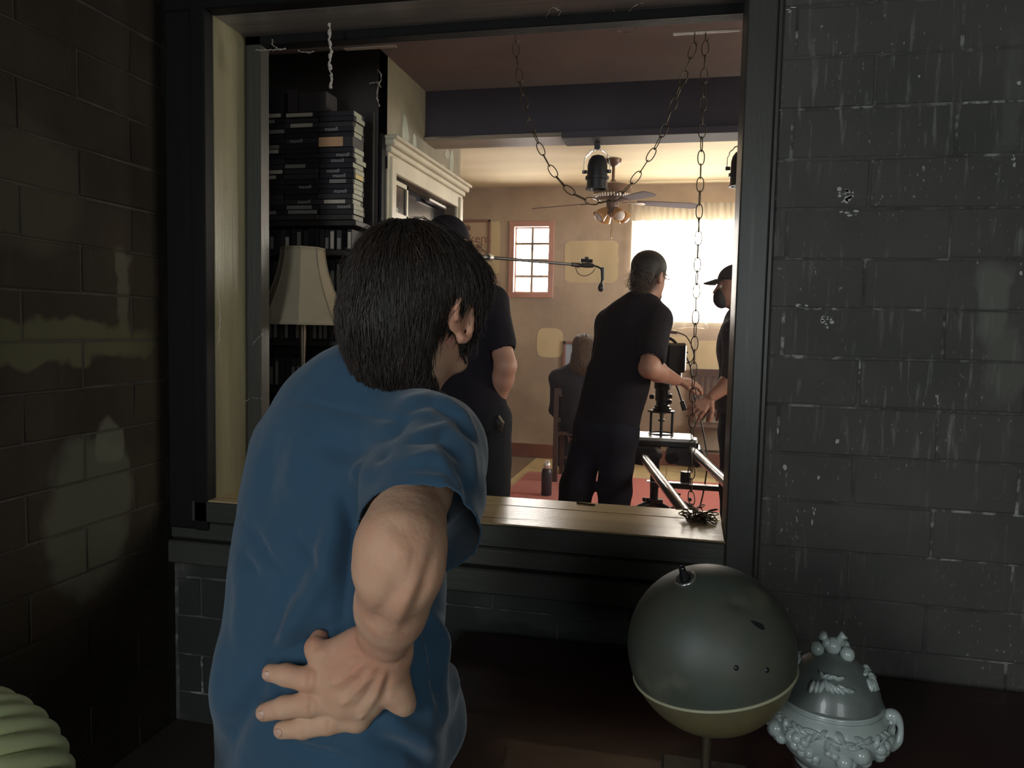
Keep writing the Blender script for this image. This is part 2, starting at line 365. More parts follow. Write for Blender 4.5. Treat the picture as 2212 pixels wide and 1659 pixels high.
# ------------------------------------------------------------------ implicit surfaces (bodies, clothes, hair)
class Field:
    def __init__(s): s.pr = []
    def cap(s, a, b, ra, rb=None, n=None, sq=1.0, k=.03, op=1):
        s.pr.append(('c', np.asarray(a, float), np.asarray(b, float), ra, ra if rb is None else rb, None if n is None else np.asarray(n, float), sq, k, op)); return s
    def ell(s, c, r, R=None, k=.03, op=1):
        s.pr.append(('e', np.asarray(c, float), np.asarray(r, float), np.eye(3) if R is None else np.asarray(R, float), 0, None, 1, k, op)); return s
    def cut(s, p, n): s.pr.append(('p', np.asarray(p, float), np.asarray(n, float), 0, 0, None, 1, 0, 0)); return s
    @staticmethod
    def dist(q, X, Y, Z):
        if q[0] == 'c':
            _, a, b, ra, rb, n, sq, k, op = q
            ba = b - a; L2 = ba.dot(ba) + 1e-12
            px, py, pz = X - a[0], Y - a[1], Z - a[2]
            h = np.clip((px * ba[0] + py * ba[1] + pz * ba[2]) / L2, 0, 1)
            px, py, pz = px - h * ba[0], py - h * ba[1], pz - h * ba[2]
            m = 1.0
            if n is not None and sq != 1.0:
                t = (px * n[0] + py * n[1] + pz * n[2]) * (1 / sq - 1)
                px, py, pz = px + t * n[0], py + t * n[1], pz + t * n[2]; m = .5 + .5 * min(1, sq)
            return (np.sqrt(px * px + py * py + pz * pz) - (ra + (rb - ra) * h)) * m
        if q[0] == 'e':
            _, c, r, R, _, _, _, k, op = q
            px, py, pz = X - c[0], Y - c[1], Z - c[2]
            u = [(px * R[0][i] + py * R[1][i] + pz * R[2][i]) for i in range(3)]
            k0 = np.sqrt(sum((u[i] / r[i]) ** 2 for i in range(3))); k1 = np.sqrt(sum((u[i] / r[i] ** 2) ** 2 for i in range(3))) + 1e-9
            return k0 * (k0 - 1) / k1
        _, p, n = q[:3]
        return (X - p[0]) * n[0] + (Y - p[1]) * n[1] + (Z - p[2]) * n[2]
    def bb(s, q):
        if q[0] == 'c': m = max(q[3], q[4]) * max(1, q[6]); return np.minimum(q[1], q[2]) - m, np.maximum(q[1], q[2]) + m
        m = max(q[2]); return q[1] - m, q[1] + m
    @staticmethod
    def comb(F, d, k, op):
        if op > 0:
            h = np.maximum(k - np.abs(F - d), 0) / max(k, 1e-6); return np.minimum(F, d) - h * h * k * .25
        d = -d; h = np.maximum(k - np.abs(F - d), 0) / max(k, 1e-6); return np.maximum(F, d) + h * h * k * .25
    def at(s, V):
        F = np.full(len(V), 1.0)
        for q in s.pr:
            d = s.dist(q, V[:, 0], V[:, 1], V[:, 2])
            F = np.maximum(F, d) if q[0] == 'p' else s.comb(F, d, q[7], q[8])
        return F
    def grad(s, V, e=.003):
        G = np.stack([s.at(V + np.eye(3)[i] * e) - s.at(V - np.eye(3)[i] * e) for i in range(3)], 1)
        return G / (np.linalg.norm(G, axis=1, keepdims=True) + 1e-9)
    def mesh(s, h):
        bbs = [s.bb(q) for q in s.pr if q[0] != 'p' and q[8] > 0]
        lo = np.min([b[0] for b in bbs], 0) - .02 - 2 * h; hi = np.max([b[1] for b in bbs], 0) + .02 + 2 * h
        n = np.ceil((hi - lo) / h).astype(int) + 1
        ax = [lo[i] + h * np.arange(n[i]) for i in range(3)]
        F = np.full(n, .3, np.float32)
        for q in s.pr:
            if q[0] == 'p':
                F = np.maximum(F, s.dist(q, ax[0][:, None, None], ax[1][None, :, None], ax[2][None, None, :])).astype(np.float32); continue
            a, b = s.bb(q); pad = q[7] + 3 * h
            i0 = np.clip(((a - pad - lo) / h).astype(int), 0, n); i1 = np.clip(np.ceil((b + pad - lo) / h).astype(int) + 1, 0, n)
            sl = tuple(slice(i0[i], i1[i]) for i in range(3))
            if any(i1[i] <= i0[i] for i in range(3)): continue
            d = s.dist(q, ax[0][sl[0]][:, None, None], ax[1][sl[1]][None, :, None], ax[2][sl[2]][None, None, :])
            F[sl] = s.comb(F[sl], d, q[7], q[8])
        S = F < 0
        c = np.zeros(np.array(n) - 1, np.int8)
        for i in (0, 1):
            for j in (0, 1):
                for k in (0, 1): c += S[i:n[0] - 1 + i, j:n[1] - 1 + j, k:n[2] - 1 + k]
        I = np.argwhere((c > 0) & (c < 8)); idx = np.full(c.shape, -1, np.int32); idx[tuple(I.T)] = np.arange(len(I))
        acc = np.zeros((len(I), 3)); cnt = np.zeros(len(I))
        cor = [(i, j, k) for i in (0, 1) for j in (0, 1) for k in (0, 1)]
        for a in cor:
            for d in range(3):
                if a[d]: continue
                b = list(a); b[d] = 1
                fa = F[tuple((I + a).T)]; fb = F[tuple((I + b).T)]; m = (fa < 0) != (fb < 0)
                t = np.where(m, fa / np.where(m, fa - fb, 1), 0)
                p = np.array(a, float)[None] + t[:, None] * (np.eye(3)[d])[None]
                acc += p * m[:, None]; cnt += m
        V = lo + (I + acc / cnt[:, None]) * h
        quads = []
        for d in range(3):
            sa = [slice(1, n[i] - 1) for i in range(3)]; sb = list(sa); sa[d] = slice(0, n[d] - 1); sb[d] = slice(1, n[d])
            A = S[tuple(sa)]; B = S[tuple(sb)]; E = np.argwhere(A != B)
            if not len(E): continue
            fl = A[tuple(E.T)]; off = [1, 1, 1]; off[d] = 0; E = E + off
            e1 = np.eye(3, dtype=int)[(d + 1) % 3]; e2 = np.eye(3, dtype=int)[(d + 2) % 3]
            Q = np.stack([idx[tuple((E - e1 - e2).T)], idx[tuple((E - e2).T)], idx[tuple(E.T)], idx[tuple((E - e1).T)]], 1)
            Q[~fl] = Q[~fl][:, ::-1]; quads.append(Q)
        return V, np.concatenate(quads)

def vnormals(V, Q):
    n = np.cross(V[Q[:, 2]] - V[Q[:, 0]], V[Q[:, 3]] - V[Q[:, 1]]); N = np.zeros_like(V)
    for i in range(4): np.add.at(N, Q[:, i], n)
    return N / (np.linalg.norm(N, axis=1, keepdims=True) + 1e-12)
def smooth_v(V, Q, it=1):
    for _ in range(it):
        A = np.zeros_like(V); c = np.zeros(len(V))
        for i in range(4):
            np.add.at(A, Q[:, i], V[Q[:, (i + 1) % 4]]); np.add.at(c, Q[:, i], 1)
            np.add.at(A, Q[:, i], V[Q[:, i - 1]]); np.add.at(c, Q[:, i], 1)
        V = .5 * V + .5 * A / np.maximum(c, 1)[:, None]
    return V
def mesh_obj(name, VQ, m, parent=None, label=None):
    if not isinstance(VQ, list): VQ = [VQ]
    vs = []; fs = []; n = 0
    for V, Q in VQ: vs.append(V); fs.append(Q + n); n += len(V)
    V = np.concatenate(vs); Q = np.concatenate(fs)
    base = np.array(wloc(parent)) if parent is not None else np.zeros(3)
    me = bpy.data.meshes.new(name); me.from_pydata((V - base).tolist(), [], Q.tolist())
    me.polygons.foreach_set('use_smooth', [True] * len(me.polygons)); me.materials.append(m)
    o = bpy.data.objects.new(name, me); COL.objects.link(o)
    if parent is not None: o.parent = parent
    if label: o['label'] = label
    return o
def nrm(v): v = np.asarray(v, float); return v / (np.linalg.norm(v) + 1e-12)

# ================================================================== STRUCTURE
def struct(name, mb, m, parent=None, smooth=False):
    return mb.build(name, m, parent, smooth=smooth, kind=None if parent is not None else 'structure')
def sbox(name, a, b, m, parent=None, bev=0): return struct(name, MB().box(a, b, bev=bev), m, parent)

floor = sbox('floor', (XL - .1, -2.5, -.06), (2.3, YW + .2, -.001), M['floor_near'])
floor_far = sbox('floor', (-3.6, YW + .2, -.06), (2.3, YB + .1, -.006), M['grout'])
ceil_near = sbox('ceiling', (XL - .1, -2.5, 2.75), (2.3, YW, 2.83), M['wood_black'])
ceil_mid = sbox('ceiling', (-3.6, YW + .02, ZCM), (2.3, 3.73, ZCM + .08), M['ceil_mid'])
ceil_far = sbox('ceiling', (-3.6, 3.88, ZCF), (2.3, YB + .1, ZCF + .08), M['ceil_far'])
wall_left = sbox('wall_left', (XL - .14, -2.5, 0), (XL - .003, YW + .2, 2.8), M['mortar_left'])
wall_right = sbox('wall_right', (2.2, -2.5, 0), (2.3, YB + .1, 2.9), M['wall_side'])
wall_rear = sbox('wall_rear', (XL - .1, -2.5, 0), (2.3, -2.4, 2.8), M['wood_black'])
wall_far_left = sbox('wall_far_left', (-3.6, YW + .2, 0), (-3.5, YB + .1, 2.9), M['wall_side'])
# middle wall with the big opening
wm = MB()
wm.box((.2, YW + .0025, 0), (2.3, YW + .2, 2.83)).box((XL, YW + .0025, 0), (.2, YW + .2, OZ0 - .03)).box((XL - .14, YW + .0025, OZ1 + .04), (.2, YW + .2, 2.83))
wm.box((XL - .14, YW + .02, 0), (OX0 - .035, YW + .2, OZ1 + .04)).box((-3.6, YW + .14, 0), (XL - .1, YW + .2, 2.83))
wall_mid = struct('wall_middle', wm, M['mortar'])

# blocks, one by one, sharing a few meshes
def block_mesh(w, h, d, seed):
    r = random.Random(seed); bm = bmesh.new(); bmesh.ops.create_cube(bm, size=1)
    for v in bm.verts: v.co = Vector((v.co.x * w, v.co.y * d, v.co.z * h))
    bmesh.ops.bevel(bm, geom=bm.edges[:], offset=.003, segments=1, affect='EDGES')
    for v in bm.verts: v.co += Vector((r.uniform(-.0025, .0025), r.uniform(-.0012, .0012), r.uniform(-.0025, .0025)))
    me = bpy.data.meshes.new('block'); bm.to_mesh(me); bm.free(); return me
BH = .132
def blocks(parent, m, kind, u0, u1, z0, z1, joints, plane):
    cache = {}
    k0 = int(math.floor((z0 - .1) / BH)) - 1
    for k in range(k0, 24):
        a = .1 + BH * k; b = a + BH
        za, zb = max(a, z0), min(b, z1)
        if zb - za < .03: continue
        base = joints[k % 2]; js = [u0] + sorted([base + .4 * i for i in range(-12, 12) if u0 + .04 < base + .4 * i < u1 - .04]) + [u1]
        for ja, jb in zip(js[:-1], js[1:]):
            w = jb - ja - .006; h = zb - za - .006; key = (round(w, 3), round(h, 3), random.randint(0, 2))
            if key not in cache:
                me = block_mesh(w, h, .10, hash(key) & 999) if plane == 'Y' else block_mesh(w, h, .10, hash(key) & 999)
                me.materials.append(m); cache[key] = me
            o = bpy.data.objects.new('block', cache[key]); COL.objects.link(o); o.parent = parent
            pr = random.uniform(-.0015, .0015)
            if plane == 'Y': o.location = ((ja + jb) / 2, YW + .05 + pr, (za + zb) / 2)
            else: o.location = (XL - .05 + pr, (ja + jb) / 2, (za + zb) / 2); o.rotation_euler = (0, 0, math.pi / 2)
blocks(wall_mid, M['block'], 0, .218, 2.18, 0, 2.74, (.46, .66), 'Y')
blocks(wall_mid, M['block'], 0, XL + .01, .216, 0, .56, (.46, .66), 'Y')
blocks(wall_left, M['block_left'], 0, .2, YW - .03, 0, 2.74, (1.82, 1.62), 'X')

# thin chips where the paint came off, as ragged flakes standing a hair proud
def flakes(name, m, parent, spots, plane, pos, sgn):
    r = random.Random(len(spots) * 13 + 5); mb = MB()
    for (u, z, ru, rz, n) in spots:
        for _ in range(n):
            cu, cz = u + r.gauss(0, ru * .45 if n > 1 else 0), z + r.gauss(0, rz * .45 if n > 1 else 0)
            s = (1 if n == 1 else r.uniform(.10, .34)); k = 9 if n == 1 else 6; poly = []
            for i in range(k):
                a = 2 * math.pi * i / k; q = r.uniform(.6, 1.1) * s
                uu, zz = cu + ru * q * math.cos(a), cz + rz * q * math.sin(a)
                poly.append((uu, pos, zz) if plane == 'Y' else (pos, uu, zz))
            mb.slab(poly, (0, sgn, 0) if plane == 'Y' else (sgn, 0, 0), .0012)
    return mb.build(name, m, parent)
def uy(px, py): v = PY(px, py, YW); return v[0], v[2]
sp = []
for px, py, ru, rz, n in [(1828, 428, .028, .024, 16), (1832, 462, .025, .012, 6), (1785, 690, .022, .020, 12), (1808, 953, .006, .008, 1), (1695, 1010, .006, .009, 1),
                          (1768, 1031, .004, .006, 1), (1757, 1110, .008, .030, 6), (1680, 930, .003, .010, 1), (1730, 660, .02, .01, 4), (2190, 350, .012, .02, 4),
                          (2205, 590, .004, .006, 1), (1985, 165, .003, .004, 1), (1705, 22, .03, .008, 5), (1675, 430, .008, .012, 3), (2200, 180, .006, .006, 1)]:
    sp.append((*uy(px, py), ru, rz, n))
flakes('paint_chips', M['chip'], wall_mid, sp, 'Y', YW - .001, -1)['kind'] = 'stuff'

# casing of the opening ---------------------------------------------------
trim_1 = struct('trim_1', MB().box((OX1, YW - .028, OZ0 - .10), (OX1 + .078, YW + .01, 2.75), bev=.004)
                .box((OX1 + .078, YW - .016, OZ0 - .10), (OX1 + .092, YW + .01, 2.75), bev=.003), M['wood_dark'])
MB().box((OX1, YW + .01, OZ0 - .02), (OX1 + .05, YW + .2, OZ1 + .02), bev=.002).build('jamb', M['wood_dark'], trim_1)
trim_2 = struct('trim_2', MB().box((XL + .002, YW - .028, OZ0 - .10), (OX0 - .055, YW + .015, 2.75), bev=.006)
                .box((OX0 - .05, YW - .034, OZ0 - .10), (OX0, YW + .015, 2.75), bev=.004), M['wood_black'])
MB().box((OX0 - .04, YW + .016, OZ0 - .02), (OX0, YW + .2, OZ1 + .02), bev=.002).build('jamb', M['wood_jamb'], trim_2)
MB().box((OX0 - .04, YW + .2, OZ0 - .02), (OX0 + .055, YW + .255, OZ1 + .02), bev=.002).build('stop', M['wood_dark'], trim_2)  # darker wood puts the shade of its front face into the colour
trim_3 = struct('trim_3', MB().box((XL + .002, YW - .033, OZ1), (OX1 + .01, YW + .02, 2.75), bev=.005), M['wood_black'])
MB().box((OX0 - .04, YW + .021, OZ1), (OX1 + .05, YW + .2, OZ1 + .05), bev=.002).build('head_jamb', M['wood_h'], trim_3)
MB().box((OX0 - .04, YW + .2, OZ1 - .028), (OX1 + .05, YW + .255, OZ1 + .05), bev=.002).build('stop', M['wood_black'], trim_3)
MB().box(PY(742, 101, 2.41) + [0, 0, -.004], PY(853, 101, 2.41) + [0, .02, .004]).build('lath', M['pale_board'], trim_3)
MB().box(PY(1455, 66, 2.41) + [0, 0, -.005], PY(1600, 66, 2.41) + [0, .02, .004]).build('lath', M['pale_board'], trim_3)
trim_4 = struct('trim_4', MB().box((OX0 - .06, YW - .034, OZ0 - .072), (OX1 + .0, YW, OZ0 - .004), bev=.004), M['apron'])
for a, b, d in ((.135, .078, .022), (.215, .14, .040)):
    MB().box((XL + .004, YW - d, OZ0 - a), (OX1 + .06, YW + .01, OZ0 - b), bev=.005).build('moulding', M['apron'], trim_4)
# the worn sill is two planks with a joint
for a, b in ((YW - .03, YW + .205), (YW + .209, YW + .33)):
    MB().box((OX0 - .03, a, OZ0 - .035), (OX1 + .0, b, OZ0), bev=.003).build('sill_plank', M['sill'], trim_4)

# ---------------------------------------------------------- rooms beyond
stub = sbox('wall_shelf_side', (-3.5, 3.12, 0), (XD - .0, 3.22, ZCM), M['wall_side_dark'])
ws = MB(); DY0, DY1, DZ1 = 3.285, 4.235, 2.03
ws.box((XD - .12, 3.121, 0), (XD, DY0, 2.9)).box((XD - .12, DY1, 0), (XD, 4.34, 2.9)).box((XD - .12, DY0, DZ1), (XD, DY1, 2.9))
wall_door = struct('wall_door_side', ws, M['wall_side'])
sbox('wall_behind_door', (-3.5, 4.24, 0), (XD - .13, 4.33, 2.9), M['wall_side'])
def ux(px, py): v = PX_(px, py, XD); return v[1], v[2]
sp = [(*ux(px, py), a, b, 1) for px, py, a, b in [(876, 292, .055, .10), (894, 323, .035, .09), (921, 346, .045, .035), (957, 368, .06, .035), (975, 352, .04, .08), (966, 333, .05, .03), (960, 380, .08, .03), (972, 395, .05, .03)]]
flakes('bare_patch', M['patch_grey'], wall_door, sp, 'X', XD, 1)
beam = sbox('trim_5', (XD - .01, 3.72, 2.29), (2.2, 3.89, 2.9), M['beam'])
bx_ = PY(1215, 300, 3.72)[0]
MB().box((XD, 3.70, 2.272), (bx_, 3.88, 2.292), bev=.002).build('lath', M['pale_board'], beam)
MB().box((bx_, 3.69, 2.262), (2.19, 3.86, 2.294), bev=.002).build('dark_board', M['beam'], beam)
wall_back = sbox('wall_back', (-3.5, YB + .001, 0), (WS[0][0], YB + .14, 2.9), M['wall_back'])
for a, b in (((WS[0][0], 0), (WS[1][0], WS[1][2])), ((WS[0][0], WS[0][2]), (WS[1][0], 2.9)), ((WS[1][0], 0), (WB[0][0], 2.9)),
             ((WB[0][0], 0), (WB[1][0], WB[1][2])), ((WB[0][0], WB[0][2]), (WB[1][0], 2.9)), ((WB[1][0], 0), (2.2, 2.9))):
    MB().box((a[0], YB + .001, a[1]), (b[0], YB + .14, b[1])).build('wall_section', M['wall_back'], wall_back)
sbox('baseboard_back', (-3.5, YB - .02, 0), (2.2, YB + .001, .145), M['baseboard'], bev=.004)
# clean areas the pictures left in the smoke-stained paint
def patch(px0, py0, px1, py1, ro, seed):
    a, b = PY(px0, py0, YB), PY(px1, py1, YB); r = random.Random(seed); cx, cz = (a[0] + b[0]) / 2, (a[2] + b[2]) / 2; hx, hz = abs(b[0] - a[0]) / 2, abs(a[2] - b[2]) / 2
    poly = []
    for i in range(36):
        t = 2 * math.pi * i / 36; c, s_ = math.cos(t), math.sin(t); e = ro
        q = 1 / ((abs(c) ** e + abs(s_) ** e) ** (1 / e)) * r.uniform(.975, 1.01)
        poly.append((cx + hx * c * q, YB, cz + hz * s_ * q))
    MB().slab(poly, (0, -1, 0), .002).build('paint_patch', M['patch'], wall_back)
patch(1052, 478, 1079, 592, 14, 1); patch(1221, 520, 1334, 612, 14, 2); patch(1160, 708, 1216, 773, 4, 3); patch(1504, 735, 1556, 800, 9, 4); patch(1448, 726, 1496, 800, 9, 5)

# tiles of the far room, one by one where they can be seen
tme = None; ts = .45
for i in range(-3, 5):
    for j in range(0, 8):
        if tme is None:
            t = MB().box((-ts / 2 + .003, -ts / 2 + .003, -.03), (ts / 2 - .003, ts / 2 - .003, 0), bev=.002).build('floor_tile', M['tile'], floor_far); tme = t.data
        else: t = bpy.data.objects.new('floor_tile', tme); COL.objects.link(t); t.parent = floor_far
        t.location = (i * ts + .1, YB - ts / 2 - j * ts, 0)

# windows
def window(name, a, b, nx, nz, frame_m, fw, outer, casing_m=None):
    x0, x1, z0, z1 = a[0], b[0], b[2], a[2]
    mb = MB()
    if outer:
        for (p, q) in (((x0 - outer, z0 - outer), (x0, z1 + outer)), ((x1, z0 - outer), (x1 + outer, z1 + outer)), ((x0, z1), (x1, z1 + outer)), ((x0, z0 - outer), (x1, z0))):
            mb.box((p[0], YB - .016, p[1]), (q[0], YB + .004, q[1]), bev=.003)
    for (p, q) in (((x0, z0), (x0 + fw, z1)), ((x1 - fw, z0), (x1, z1)), ((x0, z1 - fw), (x1, z1)), ((x0, z0), (x1, z0 + fw))):
        mb.box((p[0], YB + .05, p[1]), (q[0], YB + .09, q[1]))
    w = struct(name, mb, casing_m or frame_m)
    for i in range(1, nx): x = x0 + (x1 - x0) * i / nx; MB().box((x - .012, YB + .045, z0), (x + .012, YB + .085, z1)).build('mullion', frame_m, w)
    for j in range(1, nz): z = z0 + (z1 - z0) * j / nz; MB().box((x0, YB + .048, z - .012), (x1, YB + .082, z + .012)).build('muntin', frame_m, w)
    for i in range(nx):
        for j in range(nz):
            MB().box((x0 + (x1 - x0) * i / nx + .009, YB + .068, z0 + (z1 - z0) * j / nz + .009), (x0 + (x1 - x0) * (i + 1) / nx - .009, YB + .071, z0 + (z1 - z0) * (j + 1) / nz - .009)).build('pane', M['glass'], w)
    return w
window('window_1', WS[0], WS[1], 2, 4, M['pale_board'], .012, .055, M['pink_trim'])
window('window_2', WB[0], WB[1], 2, 1, M['trim_cream'], .03, 0, M['trim_cream'])
rw = MB()
for a_, b_ in (((-2.30, 1.0), (-.90, 1.09)), ((-2.30, 2.31), (-.90, 2.40)), ((-2.30, 1.09), (-2.21, 2.31)), ((-.99, 1.09), (-.90, 2.31))): rw.box((XL - .003, a_[0], a_[1]), (XL + .045, b_[0], b_[1]))
rw = struct('assumed_frame_left', rw, M['wood_black'])  # bare frame for the assumed side lamp, no opening in the left wall
rw = MB()
for a_, b_ in (((2.70, 1.04), (3.60, 1.10)), ((2.70, 2.10), (3.60, 2.16)), ((2.70, 1.10), (2.75, 2.10)), ((3.55, 1.10), (3.60, 2.10))): rw.box((2.16, a_[0], a_[1]), (2.2, b_[0], b_[1]))
rw = struct('assumed_frame_right', rw, M['trim_cream'])  # frame added around the assumed right lamp, wall behind it is solid
rw = MB()
for a_, b_ in (((.32, .86), (1.78, .95)), ((.32, 2.15), (1.78, 2.24)), ((.32, .95), (.40, 2.15)), ((1.70, .95), (1.78, 2.15))): rw.box((a_[0], -2.40, a_[1]), (b_[0], -2.36, b_[1]))
rw = struct('fill_frame_rear', rw, M['wood_black'])  # frame added around the rear fill lamp, solid wall behind
rw = MB()
for a_, b_ in (((5.34, .92), (6.96, .99)), ((5.34, 2.11), (6.96, 2.18)), ((5.34, .99), (5.40, 2.11)), ((6.90, .99), (6.96, 2.11))): rw.box((2.16, a_[0], a_[1]), (2.2, b_[0], b_[1]))
rw = struct('fill_frame_far', rw, M['trim_cream'])  # frame added around the far fill lamp, solid wall behind

# door on the side wall ----------------------------------------------------
d1 = struct('door_1', MB().box((XD - .09, DY0, 0), (XD - .06, DY1, DZ1)), M['dark_glass'])
cas = MB()
for o_, w_, t_ in ((0, .095, .018), (.02, .055, .030)):
    cas.box((XD, DY0 - .095 + o_, 0), (XD + t_, DY0 - .095 + o_ + w_, DZ1 + .06), bev=.004).box((XD, DY1 + .095 - o_ - w_, 0), (XD + t_, DY1 + .095 - o_, DZ1 + .06), bev=.004)
cas.build('casing', M['trim_cream'], d1)
cr = MB().box((XD, DY0 - .095, DZ1), (XD + .02, DY1 + .095, DZ1 + .075), bev=.003).box((XD, DY0 - .10, DZ1 + .075), (XD + .035, DY1 + .10, DZ1 + .10), bev=.004)
cr.box((XD, DY0 - .115, DZ1 + .10), (XD + .055, DY1 + .115, DZ1 + .128), bev=.006).box((XD, DY0 - .12, DZ1 + .126), (XD + .07, DY1 + .12, DZ1 + .142), bev=.004)
cr.build('crown_moulding', M['trim_cream'], d1)
a = PX_(843, 384, XD - .02); b = PX_(878, 470, XD - .02); zt, zb_ = a[2] + .0, PX_(878, 480, XD - .02)[2]
sf = MB(); y0, y1 = a[1], b[1]
for p, q in (((y0, zb_), (y0 + .012, zt)), ((y1 - .02, zb_), (y1, zt)), ((y0, zt - .02), (y1, zt)), ((y0, zb_), (y1, zb_ + .025))): sf.box((XD - .03, p[0], p[1]), (XD - .012, q[0], q[1]))
sfo = sf.build('sash', M['trim_cream'], d1)
MB().box((XD - .026, y0 + .012, zb_ + .025), (XD - .020, y1 - .02, zt - .02)).build('pane', M['dark_glass'], sfo)
v = PX_(854, 458, XD - .018); MB().box(v + [-.002, -.03, -.02], v + [.002, .03, .022]).build('tag', M['chip'], sfo)
a = PX_(925, 430, XD - .03); b = PX_(961, 440, XD - .03)
MB().box((XD - .05, a[1], a[2] - .012), (XD - .02, b[1], a[2] + .008), bev=.004).build('handle', M['gold_handle'], d1)
MB().box((XD, 3.135, 0), (XD + .012, 3.175, 2.17)).build('gap_strip', M['wood_black'], wall_door)  # black strip added to read as the dark gap beside the casing

# ================================================================== OBJECTS
# red carpet
mb = MB(); ra = PY(1140, 1023, 7.0)
def rug_y(): # carpet back edge from the photograph, on the floor
    r = ray(1200, 1024.5); t = -CAM[2] / r[2]; return (CAM + r * t)
rg = rug_y(); r2 = ray(1139, 1023); rx = (CAM + r2 * (-CAM[2] / r2[2]))[0]
rugo = MB().box((rx, 2.9, .002), (2.0, rg[1], .014), bev=.005).build('carpet', M['rug'], None, off=(0, 5, .002))
tag(rugo, 'red carpet covering the tiled floor of the far room', 'carpet')

# bookcase full of video cases
YS = 2.90
bk = thing('bookcase', 'charred dark bookcase crammed with video cases left of the doorway', 'bookcase', (-2.0, 3.0, 0))
XR = XD - .012
MB().box((-2.62, 2.94, 0), (XR, 3.115, .05)).build('plinth', M['shelf'], bk)
MB().box((-2.62, 3.095, 0), (XR, 3.118, 2.25)).build('back_panel', M['shelf'], bk)
MB().box((-2.64, 2.93, 0), (-2.62, 3.118, 2.25)).build('side_panel', M['shelf'], bk)
def zs(py, px=640, Y=2.92): return PY(px, py, Y)[2]
SH = [zs(476), zs(540), zs(628), zs(735), zs(838), zs(935)]
for z in SH + [.45, .1]: MB().box((-2.62, 2.925, z - .022), (XR, 3.095, z), bev=.002).build('shelf', M['shelf'], bk)
for z0_, z1_ in ((zs(935), zs(838)), (zs(838), zs(735))): MB().box((XR - .018, 2.93, z0_), (XR, 3.095, z1_ - .022)).build('side_panel', M['shelf'], bk)

ORD = 'topmost second third fourth fifth sixth seventh eighth ninth tenth eleventh twelfth thirteenth fourteenth fifteenth sixteenth seventeenth eighteenth nineteenth twentieth twenty-first twenty-second twenty-third twenty-fourth twenty-fifth twenty-sixth twenty-seventh twenty-eighth twenty-ninth thirtieth'.split()
STACK = ['right stack', 'middle stack', 'left stack', 'stack nearest left jamb']
def text_mesh(body, size, ext=.0004):
    c = bpy.data.curves.new('lettering', 'FONT'); c.body = body; c.size = size; c.extrude = ext; c.align_x = 'CENTER'; c.align_y = 'CENTER'; c.resolution_u = 2
    o = bpy.data.objects.new('tmp', c); COL.objects.link(o); bpy.context.view_layer.update()
    me = bpy.data.meshes.new_from_object(o.evaluated_get(bpy.context.evaluated_depsgraph_get())); bpy.data.objects.remove(o); return me
tm = text_mesh('maxell', .022); tm.materials.append(M['ink_grey'])
CW, CH, CD = .150, .0205, .105
def tape_mesh(w, h, d, m):
    o = MB().box((-w / 2, 0, 0), (w / 2, d, h), bev=.0015).build('tmp', m); me = o.data; bpy.data.objects.remove(o); me.name = 'video_case'; return me
TM = {k: tape_mesh(CW, CH - .001, CD, M[k]) for k in ('tape', 'tape2')}
TMV = {k: tape_mesh(.021, .135, CD, M[k]) for k in ('tape', 'tape2')}
LM = {k: tape_mesh(1, 1, .0012, M[k]) for k in ('label_w', 'label_g', 'label_t', 'label_y', 'side_lit')}
TL = {'plain': 'black video case without a label in the flat stacks of the bookcase',
      'word': 'black video case with grey lettering on its spine in the flat stacks',
      'label_w': 'video case with an aged white spine label in the flat stacks',
      'label_g': 'video case with a dim grey spine label in the flat stacks'}
def tape_flat(x, z, kind, yj, dark, end=None):
    o = bpy.data.objects.new('video_case', TM['tape' if dark else 'tape2']); COL.objects.link(o); o.location = (x, YS + yj, z)
    tag(o, TL.get(kind, TL['plain']), 'video case', {'plain': 'plain video cases lying in stacks', 'word': 'lettered video cases lying in stacks'}.get(kind, 'labelled %s video cases lying in stacks' % ('white' if kind == 'label_w' else 'grey')))
    if kind == 'word':
        t = bpy.data.objects.new('lettering', tm); COL.objects.link(t); t.parent = o; t.rotation_euler = (math.pi / 2, 0, 0); t.location = (random.uniform(-.03, .035), -.0008, CH / 2)
    elif kind in ('label_w', 'label_g'):
        t = bpy.data.objects.new('label', LM[kind]); COL.objects.link(t); t.parent = o; w = random.uniform(.07, .13); t.scale = (w, 1, CH * .72); t.location = (random.uniform(-1, 1) * (CW - w) / 2.3, -.0012, CH * .12)
    return o
ztop = zs(238); zbot = SH[0]
n = int((ztop - zbot) / CH)
cols = [XR - CW / 2 - .002 - i * (CW + .004) for i in range(4)]
words = {(0, 3), (0, 8), (0, 9), (0, 11), (0, 12), (0, 15), (0, 18), (1, 5), (1, 14), (1, 17), (2, 16), (1, 21)}
whites = {(1, 2), (2, 0), (2, 7), (0, 17), (1, 0), (2, 11), (2, 12)}
